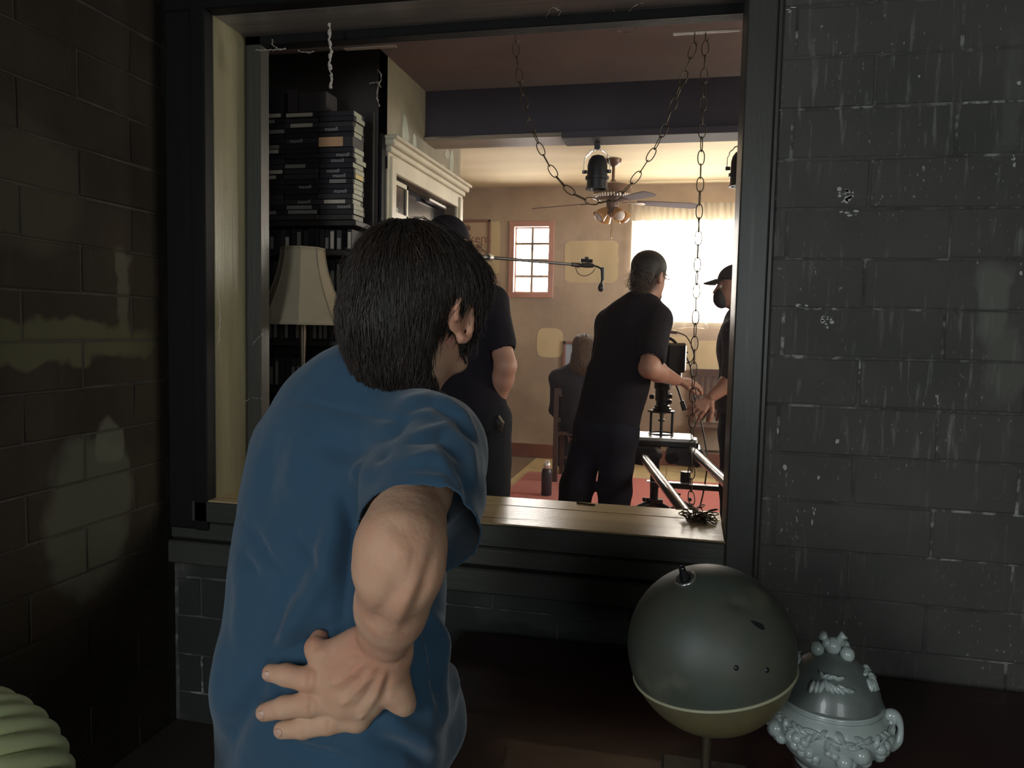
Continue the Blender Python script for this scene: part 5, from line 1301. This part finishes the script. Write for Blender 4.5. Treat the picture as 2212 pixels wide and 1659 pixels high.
# arm and hand
sh, el = P(925, 985, 1.13), P(862, 1180, .885); fa = P(858, 1240, .885); wr = P(828, 1392, 1.005)
af = Field(); fb = CV(0, 0, -1)
af.cap(sh, el, .052, .043, k=.03).cap(el, el + (sh - el) * .15, .044, .046, k=.02).cap(el + CV(.1, .3, .2) * .01, fa + CV(-.05, 0, .2) * .006, .0450, .0445, k=.03).cap(fa, fa + (wr - fa) * .45, .0445, .039, n=CV(.5, 0, .85), sq=.92, k=.02)
af.cap(fa + (wr - fa) * .4, wr, .040, .0335, n=CV(.3, 0, 1), sq=.80, k=.03)
af.ell(el + CV(.1, .1, -1) * .022, (.022, .022, .022), k=.03)
af.cap(P(905, 1235, .87), P(842, 1395, .965), .016, .008, k=.03)           # muscle ridge
af.cap(P(800, 1370, .972), P(812, 1402, .985), .011, .010, k=.02)            # wrist bone
hz = 1.028
def H(px, py, dz=0): return P(px, py, hz + dz)
mcp = {'pinky': H(692, 1412, .012), 'ring': H(716, 1474, .004), 'middle': H(738, 1520, .004), 'index': H(772, 1552, .012)}
wrc = P(828, 1405, 1.005)
for n_, r0 in (('pinky', .020), ('ring', .021), ('middle', .021), ('index', .019)):
    af.cap(wrc, mcp[n_], .026, r0 * .86, n=CV(0, 0, 1), sq=.85, k=.022)
af.cap(P(775, 1412, 1.018), P(745, 1480, 1.024), .026, .026, n=CV(0, 0, 1), sq=.75, k=.03)
af.cap(P(815, 1450, 1.02), P(792, 1500, 1.03), .028, .022, n=CV(0, 0, 1), sq=.75, k=.03)
for n_ in mcp: af.ell(mcp[n_] + CV(0, 0, -1) * .006, (.0125,) * 3, k=.014)
tend = {'ring': (.0045, P(800, 1425, .985)), 'middle': (.0045, P(812, 1432, .984)), 'index': (.0045, P(826, 1440, .988))}
for n_, (r_, s_) in tend.items(): af.cap(s_, mcp[n_] + CV(0, 0, -1) * .013, r_, r_ * 1.2, k=.007)
fing = {'ring': [(716, 1476, .004, .0180), (668, 1468, -.004, .0165), (618, 1458, .001, .0145), (585, 1454, .008, .0122)],
        'middle': [(738, 1516, .004, .0185), (668, 1520, -.004, .0170), (614, 1528, .001, .0148), (572, 1538, .008, .0124)],
        'index': [(775, 1546, .010, .0180), (708, 1560, .002, .0165), (655, 1571, .005, .0146), (610, 1577, .011, .0124)],
        'pinky': [(694, 1414, .010, .0150), (680, 1398, .012, .0135), (690, 1380, .028, .0118), (704, 1380, .045, .0100)]}
for n_, c_ in fing.items():
    for a, b in zip(c_[:-1], c_[1:]): af.cap(H(a[0], a[1], a[2]), H(b[0], b[1], b[2]), a[3], b[3], n=CV(0, 0, 1), sq=.94, k=.005)
for a, b in zip([(842, 1440, -.006, .024), (856, 1488, -.002, .0185), (869, 1514, .004, .0150)], [(856, 1488, -.002, .0185), (869, 1514, .004, .0150), (875, 1524, .008, .0130)]):
    af.cap(H(*a[:3]), H(*b[:3]), a[3], b[3], k=.014)
armVQ = af.mesh(.0028); armVQ = (smooth_v(*armVQ, 1), armVQ[1])
_ol = [([(792, 1428), (760, 1452), (724, 1480)], 7, .0028), ([(812, 1436), (780, 1480), (745, 1520)], 7, .0028), ([(832, 1442), (812, 1500), (785, 1545)], 8, .0026),
       ([(798, 1445), (765, 1475), (735, 1500)], 7, -.0030), ([(818, 1455), (790, 1505), (765, 1532)], 7, -.0030), ([(778, 1420), (740, 1440), (706, 1450)], 8, -.0024), ([(842, 1460), (828, 1510)], 8, -.003),
       ([(718, 1470), (722, 1482)], 10, .003), ([(738, 1512), (744, 1524)], 10, .003), ([(776, 1542), (782, 1552)], 10, .0028), ([(690, 1400), (700, 1420)], 11, .003),
       ([(760, 1372), (766, 1396), (786, 1418)], 5, -.0035), ([(862, 1262), (822, 1320), (795, 1352)], 20, -.0050), ([(905, 1240), (870, 1310), (845, 1370)], 16, .0036), ([(945, 1180), (920, 1250), (890, 1330)], 14, -.0030),
       ([(672, 1450), (666, 1488)], 4, -.0012), ([(676, 1450), (671, 1490)], 3, .0008), ([(674, 1498), (668, 1544)], 4, -.0012), ([(714, 1542), (706, 1584)], 4, -.0012), ([(622, 1448), (618, 1476)], 3.5, -.0010), ([(620, 1512), (616, 1552)], 3.5, -.0010), ([(660, 1556), (656, 1590)], 3.5, -.0010),
       ([(840, 1130), (880, 1150), (920, 1140)], 16, -.0020), ([(850, 1190), (890, 1200)], 18, .003), ([(750, 1445), (775, 1462), (800, 1450)], 4, .0012), ([(770, 1500), (790, 1470), (815, 1465)], 4, .0012)]
_f = 1.0; FOLD, _fk = 1.0, FOLD; armVQ = (folds(armVQ[0], armVQ[1], _ol, .0007, 40.0, 5.0), armVQ[1]); FOLD = _fk
# rest of the body
bf = Field()
chain_ = [(770, 915, 1.27, .125), (752, 1000, 1.245, .160), (735, 1120, 1.225, .170), (724, 1260, 1.205, .172), (716, 1400, 1.195, .178), (706, 1520, 1.185, .187), (695, 1690, 1.18, .190)]
C3 = [(P(x, y, z), r) for x, y, z, r in chain_]
def torsoE(f, d):
    for (a, ra), (b, rb) in zip(C3[:-1], C3[1:]): f.cap(a, b, ra + d, rb + d, n=fwd, sq=.66, k=.045)
torsoE(bf, -.034)
shL = P(672, 962, 1.34); bf.cap(P(800, 880, 1.26), shL, .060, .064, k=.05).cap(P(820, 890, 1.24), sh, .060, .062, k=.05)
elL = shL + np.array([-.02, .10, -.26]); wrL = elL + np.array([-.04, .12, -.20]); bf.cap(shL, elL, .056, .045, k=.03).cap(elL, wrL, .045, .028, k=.02)
hip = P(695, 1690, 1.18); kR = hip + Lr * .09 + fwd * .05; kR[2] = .47; kL = hip - Lr * .12 + fwd * .02; kL[2] = .47; aR = kR - fwd * .06; aR[2] = .08; aL = kL - fwd * .06; aL[2] = .08
for k_, a_, s_ in ((kR, aR, 1), (kL, aL, -1)): bf.cap(hip + Lr * .085 * s_ - Z3 * .06, k_, .090, .058, k=.03).cap(k_, a_, .055, .038, k=.02)
lh = Field(); lh.cap(wrL - nrm(wrL - elL) * .05, wrL, .028, .024); hand(lh, wrL, nrm(wrL - elL), Z3, thumb=-1)
bodyE = mesh_obj('body', [headVQ, armVQ, bf.mesh(.009), lh.mesh(.0036)], M['skin'], E)
eyes(A, 1.03, E)
# nails
mbn = None
for n_, tip, prv in (('ring', (581, 1456, .004), (605, 1456, .0)), ('middle', (569, 1541, .004), (594, 1535, .0)), ('index', (606, 1580, .006), (632, 1576, 0))):
    t_ = H(*tip); p_ = H(*prv); d = nrm(t_ - p_); nn = nrm(CV(-.45, -.05, -1)); nn = nrm(nn - d * d.dot(nn)); s_ = np.cross(d, nn)
    c_ = t_ + nn * -.001
    for _ in range(30):                                   # settle the nail on the fingertip surface
        dist = af.at(c_[None])[0]; c_ = c_ + nn * (-.0004 - dist) * .5
    MB().ball(c_, (.0058, .0068, .0012), 12, 8, R=np.column_stack([s_, d, nn])).build('fingernail', M['nail'], E, smooth='full')
# shirt
sf = Field(); torsoE(sf, 0.0)
for (x, y, z), r in (((640, 1480, 1.17), .11), ((880, 1545, 1.24), .095)): sf.ell(P(x, y, z), (r, r, .10), k=.05)
sf.cap(P(800, 885, 1.27), shL, .068, .083, k=.06).cap(P(835, 918, 1.245), sh, .064, .077, k=.06)
sf.cap(P(800, 850, 1.26), P(780, 930, 1.26), .075, .10, n=fwd, sq=.8, k=.05)
s1 = P(912, 1062, 1.035); s2 = P(903, 1142, .975); ax = nrm(s2 - s1)
sf.cap(sh, s1, .077, .074, k=.05).cap(s1, s2, .074, .074, k=.03)
sf.cap(s2, s2 + ax * .04, .074, .074, k=.01)
hemn = nrm(ax + CV(.15, .55, 0) * .0); sf.cut(s2 + ax * .012, ax) if False else None
sf.cap(shL, elL, .075, .062, k=.04)
sf.ell(P(893, 800, 1.235), (.078, .078, .105), k=.006, op=-1)
V, Q = sf.mesh(.0058)
_d = (V - (s2 + ax * .004)) @ ax; _n = np.linalg.norm(V - (s2 + ax * .05), axis=1) < .14; m = (_d[Q].min(1) < 0) | ~_n[Q].any(1); Q = Q[m]
_m = (_d > 0) & _n; V[_m] -= _d[_m][:, None] * ax
lines = [
    ([(610, 852), (700, 878), (820, 902), (905, 905)], 7, -.0030),
    ([(650, 960), (640, 1040), (660, 1100)], 26, .006), ([(600, 930), (575, 1040), (580, 1130)], 22, -.004), ([(690, 950), (790, 985), (860, 960)], 24, -.006), ([(700, 1020), (790, 1010)], 30, .005),
    ([(800, 1000), (830, 950), (880, 900)], 14, -.008), ([(770, 1040), (800, 985), (850, 930)], 13, .006),
    ([(870, 865), (940, 850), (1000, 900), (1022, 960)], 8, .0045), ([(860, 890), (930, 872), (985, 905), (1010, 960)], 9, -.004), ([(900, 940), (960, 925), (1010, 975), (1020, 1040)], 9, .0050), ([(880, 955), (950, 950), (995, 1000)], 9, -.0045),
    ([(880, 1000), (940, 985), (985, 1040), (1005, 1100)], 14, .0055), ([(960, 1000), (1000, 1050), (1010, 1120)], 9, -.005),
    ([(880, 1030), (950, 1040), (1000, 1110), (1015, 1180)], 8, .004), ([(740, 1060), (760, 1150), (745, 1260), (735, 1400)], 18, -.010), ([(725, 1100), (705, 1230), (650, 1340), (590, 1430)], 22, .009),
    ([(690, 1120), (650, 1230), (600, 1330), (585, 1400)], 16, -.006), ([(620, 1120), (660, 1190), (700, 1250)], 12, -.005), ([(540, 1130), (580, 1200), (620, 1240)], 10, -.005), ([(525, 1190), (560, 1240)], 8, -.005),
    ([(575, 1440), (550, 1500), (500, 1580), (470, 1659)], 26, -.012), ([(590, 1420), (700, 1360), (745, 1340)], 12, -.007), ([(520, 1380), (535, 1300), (525, 1200)], 18, .006),
    ([(590, 1470), (610, 1500), (640, 1505)], 10, -.006), ([(610, 1600), (680, 1625), (760, 1640)], 14, -.006), ([(820, 1540), (880, 1580), (950, 1620)], 18, .007), ([(800, 1590), (880, 1620), (930, 1659)], 16, -.007),
    ([(930, 1330), (960, 1400), (975, 1480), (960, 1560)], 12, .011), ([(910, 1340), (935, 1420), (940, 1500)], 11, -.010), ([(905, 1360), (915, 1450), (930, 1540)], 8, .006), ([(960, 1340), (985, 1420)], 8, -.006),
    ([(480, 1250), (470, 1400), (450, 1550)], 24, .005), ([(640, 1280), (630, 1400)], 20, .005)]
V = folds(V, Q, lines, .0055, 8.0, 1.7); V = smooth_v(V, Q, 1)
shirtE = mesh_obj('shirt', (V, Q), M['shirt_blue'], E); md = shirtE.modifiers.new('thick', 'SOLIDIFY'); md.thickness = .0022; md.offset = 1
# rolled hem of the sleeve and collar
def cyl_ring(c, ax, r, n=48):
    u = nrm(np.cross(ax, [0, 1, .3])); w_ = np.cross(ax, u); return [c + (u * math.cos(t) + w_ * math.sin(t)) * r for t in np.linspace(0, 2 * math.pi, n)[:-1]]
cf = Field(); cc = P(868, 858, 1.245); cax = nrm(P(885, 760, 1.235) - P(850, 900, 1.24)); ring = cyl_ring(cc, cax, .071)
mb = MB(); vs = []
for lvl, rr in ((-.020, .078), (-.006, .0755), (.010, .074), (.020, .0725), (.0225, .070), (.018, .069), (-.006, .071)):
    vs += [c for c in cyl_ring(cc + cax * lvl, cax, rr)]
nn_ = 47; mb.add(vs, [(i * nn_ + k, i * nn_ + (k + 1) % nn_, (i + 1) * nn_ + (k + 1) % nn_, (i + 1) * nn_ + k) for i in range(6) for k in range(nn_)])
mb.build('collar', M['shirt_blue'], E, smooth='full')
# trousers, shoes
pf = Field(); pf.cap(hip + Z3 * .03, hip - Z3 * .08, .170, .172, n=fwd, sq=.7, k=.05)
for k_, a_, s_ in ((kR, aR, 1), (kL, aL, -1)): pf.cap(hip + Lr * .085 * s_ - Z3 * .08, k_, .104, .076, k=.03).cap(k_, a_ + Z3 * .02, .076, .064, k=.03)
V, Q = pf.mesh(.011); V = folds(V, Q, [], .010, 5.0, 2.0); mesh_obj('trousers', (V, Q), M['pants'], E)
for a_ in (aR, aL):
    g = Field(); g.cap(np.array([*(a_ - fwd * .05)[:2], .045]), np.array([*(a_ + fwd * .16)[:2], .040]), .043, .038, k=.03).cap(np.array([*a_[:2], .05]), np.array([*a_[:2], .12]), .045, .05, k=.03).cut(np.array([0, 0, .012]), -Z3); mesh_obj('shoe', g.mesh(.009), M['black_gloss'], E)
# mask strap behind the ear
MB().tube([A(.080, .0, -.045), A(.070, .035, -.075), A(.060, .06, -.085)], .0016, 5).build('mask_strap', M['mask'], E)
# hair
gf = Field(); gk = .03
gf.ell(A(0, -.014, .034), (np.array([.090, .108, .094])), HR, k=gk)
gf.ell(A(-.012, -.052, -.030), np.array([.080, .068, .082]), HR, k=gk)
gf.ell(A(-.008, -.048, -.085), np.array([.060, .044, .066]), HR, k=gk)
gf.ell(A(.050, .030, .030), np.array([.046, .062, .058]), HR, k=gk)
gf.cap(A(.070, .038, .0), A(.062, .046, -.055), .020, .010, k=.015)
gf.cap(P(862, 790, 1.20), P(892, 842, 1.205), .050, .036, k=.03)
gf.ell(A(.100, .010, -.028), np.array([.024, .022, .036]), HR, k=.008, op=-1)
V, Q = gf.mesh(.0055); hb = mesh_obj('hair', (V, Q), M['hair_base'], E)
crown = A(.0, -.045, .118)
lo, hi = hc - .17, hc + .17
rt_ = surf_roots(gf, 5200, lo, hi, lambda p: (p[:, 2] > hc[2] - .145) & (((p - hc) @ fface) < .085) & (gf.at(p) < .004))
D = rt_ - crown; D /= np.linalg.norm(D, axis=1, keepdims=True) + 1e-9; D = D + np.array(HR[:, 1]) * .10
hgt = (rt_[:, 2] - hc[2]); lens_ = np.where(hgt < -.02, .055, .085)
strands('hair_strands', gf, rt_, D, M['hair'], hb, steps=7, lift=.0045, w=.0009, stiff=.62, wild=.16, tipout=.010, lens=lens_)['kind'] = 'stuff'
# light flyaway strands at crown and at the fringe on the right
rt2 = surf_roots(gf, 260, lo, hi, lambda p: (p[:, 2] > hc[2] + .06)); D2 = rt2 - crown; D2 /= np.linalg.norm(D2, axis=1, keepdims=True)
strands('stray_hairs', gf, rt2, D2, M['hair'], hb, steps=6, lift=.014, w=.00045, stiff=.9, wild=.35, tipout=.02, lens=np.full(len(rt2), .06))['kind'] = 'stuff'
rt3 = surf_roots(gf, 420, lo, hi, lambda p: (((p - hc) @ HR[:, 0]) > .045) & (((p - hc) @ fface) > -.02) & (p[:, 2] < hc[2] + .07) & (p[:, 2] > hc[2] - .03)); D3 = np.tile(fface * .3 - Z3, (len(rt3), 1))
strands('side_locks', gf, rt3, D3, M['hair'], hb, steps=7, lift=.010, w=.0009, stiff=.6, wild=.22, tipout=.018, lens=np.full(len(rt3), .075))['kind'] = 'stuff'

# -------------------------------------------------------- 2. camera operator
def pj(z, d): return {k: P(v[0], v[1], z + (v[2] if len(v) > 2 else 0)) for k, v in d.items()}
J = pj(4.05, dict(head=(1404, 596), neck=(1396, 650), chest=(1362, 715), waist=(1330, 830), hip=(1308, 925), shR=(1418, 690, -.10), shL=(1318, 700, .12), elR=(1402, 795, -.28), wrR=(1462, 822, .02),
              elL=(1300, 800, .34), wrL=(1380, 815, .42), knR=(1328, 1050), knL=(1246, 1050, .06)))
J['face'] = CV(.75, .12, .65); J['hdR'] = CV(1, .12, .25); J['hbR'] = CV(-.1, -.9, -.45); J['curlR'] = .5; J['hdL'] = CV(1, 0, .2); J['hbL'] = CV(0, -1, 0); J['hs'] = 1.0
f2 = CV(.62, 0, .78); f2[2] = 0; f2 = nrm(f2)
for s, px in (('R', 1325), ('L', 1218)): a = P(px, 1250, 4.05); a[2] = .08; J['an' + s] = a
J['knR'][2] = .50; J['knL'][2] = .50
B = person('camera operator in dark shirt leaning over the film camera', (J['anR'][0], J['anR'][1], 0))
A2, R2, hf2, _, _ = figure(B, J, M['skin_far'], M['cloth_black'], M['cloth_navy'], M['black_gloss'], fwd=f2, rs=1.16, sleeve=.72, pantleg=.066, hem=P(1300, 958, 4.05)[2])
g = Field(); g.ell(A2(0, -.018, .045), np.array([.088, .104, .088]), R2, k=.02); g.ell(A2(0, -.06, -.03), np.array([.070, .050, .07]), R2, k=.03)
hb = mesh_obj('hair', g.mesh(.007), M['hair_base'], B)
c_ = J['head']
r_ = surf_roots(g, 500, c_ - .17, c_ + .17, lambda p: (p[:, 2] < c_[2] + .03) & (((p - c_) @ R2[:, 1]) < .03)); 
D_ = r_ - c_ - Z3 * .05; D_ /= np.linalg.norm(D_, axis=1, keepdims=True)
strands('hair_wisps', g, r_, D_, M['hair_grey'], hb, steps=6, lift=.016, w=.0011, stiff=.85, wild=.6, tipout=.05, lens=np.full(len(r_), .08))['kind'] = 'stuff'
g = Field(); g.ell(A2(0, .070, -.095), np.array([.035, .030, .030]), R2, k=.01).ell(A2(0, .086, -.125), np.array([.018, .016, .020]), R2, k=.015); mesh_obj('beard', g.mesh(.006), M['hair_grey'], B)
MB().tube([A2(.080, .0, .010), A2(.066, .08, .012), A2(.05, .10, .012)], .003, 5).tube([A2(-.080, .0, .010), A2(-.066, .08, .012), A2(-.05, .10, .012)], .003, 5).tube([A2(-.055, .104, .0), A2(0, .108, .01), A2(.055, .104, .0)], .003, 5).build('glasses', M['black_gloss'], B)

# -------------------------------------------------------- 3. man in black behind the blue shirt
za = 3.15
J = pj(za, dict(head=(968, 535), neck=(975, 610), chest=(985, 680), waist=(1000, 800), hip=(1018, 910), shR=(1062, 655, -.05), shL=(910, 655, .1), elR=(1092, 790, -.12), wrR=(1072, 880, -.02), elL=(880, 790, .05), wrL=(930, 880, .12), knR=(1062, 1090), knL=(985, 1090)))
J['face'] = CV(.35, 0, .93); J['hdR'] = CV(-.55, .75, .3); J['hbR'] = CV(.6, .1, -.7); J['hdL'] = CV(.5, .8, .2); J['hbL'] = CV(-.5, 0, -.8); J['hs'] = .98
J['wrL'] = pA - (pB - pA) * .7 - Z3 * .03; J['elL'] = P(905, 660, 3.05); J['hdL'] = nrm(pB - pA) * .2 + Z3; J['curlL'] = .9; J['hbL'] = CV(0, 0, -1)
f2 = CV(.2, 0, .97); f2[2] = 0; f2 = nrm(f2)
for s, px in (('R', 1075), ('L', 985)): a = P(px, 1100, za); a[2] = .08; J['an' + s] = a
J['knR'][2] = .50; J['knL'][2] = .50
Bm = person('man in black T-shirt and cap holding the boom pole, behind the blue shirt', (J['anR'][0], J['anR'][1], 0))
A3, R3, _, _, _ = figure(Bm, J, M['skin_far'], M['cloth_black'], M['pants'], M['black_gloss'], fwd=f2, rs=1.0, sleeve=.62, hem=P(1020, 925, za)[2])
def cap_hat(A, R, m, parent, s=1.0):
    g = Field(); g.ell(A(0, -.012, .040), np.array([.088, .108, .092]) * s, R, k=.01); g.cut(A(0, 0, .035), -(R[:, 2] - R[:, 1] * .12)); o = mesh_obj('cap', g.mesh(.006), m, parent)
    vs = []; 
    for j, rr in enumerate((.0, .5, 1.0)):
        for i in range(13):
            t = math.pi * (.12 + .76 * i / 12); vs.append(A(.080 * math.cos(t), .055 + .045 * math.sin(t) + rr * .075 * math.sin(t), .052 - rr * .022 - .012 * abs(math.cos(t))))
    mb = MB(); mb.add(vs, [(j * 13 + i, j * 13 + i + 1, (j + 1) * 13 + i + 1, (j + 1) * 13 + i) for j in range(2) for i in range(12)])
    b = mb.build('brim', m, o, smooth='full'); b.modifiers.new('s', 'SOLIDIFY').thickness = .004
    return o
cap_hat(A3, R3, M['cloth_black'], Bm)
a = J['hip'] + np.array([0, 0, .06]); u_ = [P(x, y, za - .1) for x, y in ((1075, 905), (1082, 925), (1086, 935))]
MB().tube([P(1070, 902, za - .12), P(1078, 915, za - .12), P(1076, 932, za - .12)], [.02, .024, .016], 8).tube(smooth_path([P(1082, 928, za - .12), P(1060, 935, za - .16), P(1030, 945, za - .16)]), .002, 5).build('key_holder', M['black_gloss'], Bm, smooth=True)

# -------------------------------------------------------- 4. seated woman
zc = 6.70
J = pj(zc, dict(head=(1262, 752), neck=(1258, 792), chest=(1248, 835), waist=(1250, 895), hip=(1252, 945), shR=(1290, 818), shL=(1206, 818), elR=(1305, 880, .1), wrR=(1290, 900, .3), elL=(1199, 885, .08), wrL=(1222, 925, .28)))
J['face'] = CV(.1, .05, 1); f2 = CV(.05, 0, 1); f2[2] = 0; f2 = nrm(f2); Lc = nrm(np.cross(f2, Z3))
for s, q in (('R', 1), ('L', -1)):
    J['kn' + s] = J['hip'] + f2 * .42 + Lc * .12 * q; J['kn' + s][2] = .50; J['an' + s] = J['kn' + s] + f2 * .02; J['an' + s][2] = .09
J['hip'][2] = max(.54, .54)
J['hbR'] = Z3; J['hbL'] = Z3; J['hs'] = .93
C = person('woman with long light brown hair sitting on the wooden chair', (J['hip'][0], J['hip'][1], 0))
A4, R4, _, _, _ = figure(C, J, M['skin_far'], M['cloth_navy'], M['cloth_black'], M['black_gloss'], fwd=f2, rs=.98, longs=True, h=.011, hem=.50, topname='jacket', shirt_infl=.03)
g = Field(); g.ell(A4(0, -.015, .04), np.array([.092, .108, .090]), R4, k=.03).cap(A4(0, -.05, 0), A4(-.01, -.075, -.16), .085, .095, k=.04).cap(A4(-.05, -.04, -.1), A4(-.075, -.06, -.19), .05, .045, k=.03)
hb = mesh_obj('hair', g.mesh(.008), M['hair_base'], C); c_ = J['head']
r_ = surf_roots(g, 1300, c_ - .26, c_ + .2, lambda p: (((p - c_) @ R4[:, 1]) < .06)); D_ = np.tile(-Z3, (len(r_), 1)) + rng.normal(0, .2, (len(r_), 3))
strands('hair_strands', g, r_, D_, M['hair_blond'], hb, steps=6, lift=.008, w=.0022, stiff=.7, wild=.15, tipout=.02, lens=np.full(len(r_), .13))['kind'] = 'stuff'

# -------------------------------------------------------- 5. man with cap at the right edge
zd = 4.35
J = pj(zd, dict(head=(1587, 620), neck=(1604, 675), chest=(1600, 742), waist=(1600, 850), hip=(1598, 930), shR=(1604, 718, .18), shL=(1592, 718, -.18), elL=(1589, 815, -.22), wrL=(1537, 858, -.22), elR=(1609, 820, .2), wrR=(1554, 860, .2)))
J['face'] = CV(-1, .02, .15); f2 = CV(-1, 0, .1); f2[2] = 0; f2 = nrm(f2)
J['hdL'] = CV(-.75, .65, 0); J['hbL'] = CV(-.2, -.3, -1); J['hdR'] = CV(-.7, .6, 0); J['hbR'] = CV(-.2, -.3, 1); J['curlL'] = .45; J['hs'] = 1.0
for s, q in (('R', .1), ('L', -.1)): a = P(1590, 1100, zd + q); a[2] = .08; J['an' + s] = a; b_ = P(1592, 1000, zd + q); b_[2] = .5; J['kn' + s] = b_
Dm = person('man in a baseball cap and open plaid shirt at the right stile', (J['anR'][0], J['anR'][1], 0))
A5, R5, _, _, _ = figure(Dm, J, M['skin_far'], M['cloth_grey'], M['cloth_navy'], M['black_gloss'], fwd=f2, rs=1.12, sleeve=.95, hem=P(1600, 890, zd)[2])
cap_hat(A5, R5, M['cloth_grey'], Dm)
g = Field(); g.ell(A5(0, .072, -.060), np.array([.050, .050, .060]), R5, k=.01); mesh_obj('face_mask', g.mesh(.006), M['cloth_grey'], Dm)

# ------------------------------------------------------------------ haze volume added to imitate lens veil over the room beyond
hz_ = bpy.data.materials.new('veil_volume'); hz_.use_nodes = True; nt = hz_.node_tree; nt.nodes.remove(nt.nodes['Principled BSDF'])
vsn = nt.nodes.new('ShaderNodeVolumeScatter'); vsn.inputs['Density'].default_value = .0085; vsn.inputs['Anisotropy'].default_value = .55; vsn.inputs['Color'].default_value = (1, .86, .92, 1)
nt.links.new(vsn.outputs[0], nt.nodes['Material Output'].inputs['Volume'])
hzo = MB().box((XD + .005, YW + .30, .02), (2.19, YB - .12, 2.25)).build('veil_haze', hz_, None, off=(0, 5, .02)); tag(hzo, 'thin bright haze added in the far room as lens veil', 'haze', kind='stuff')
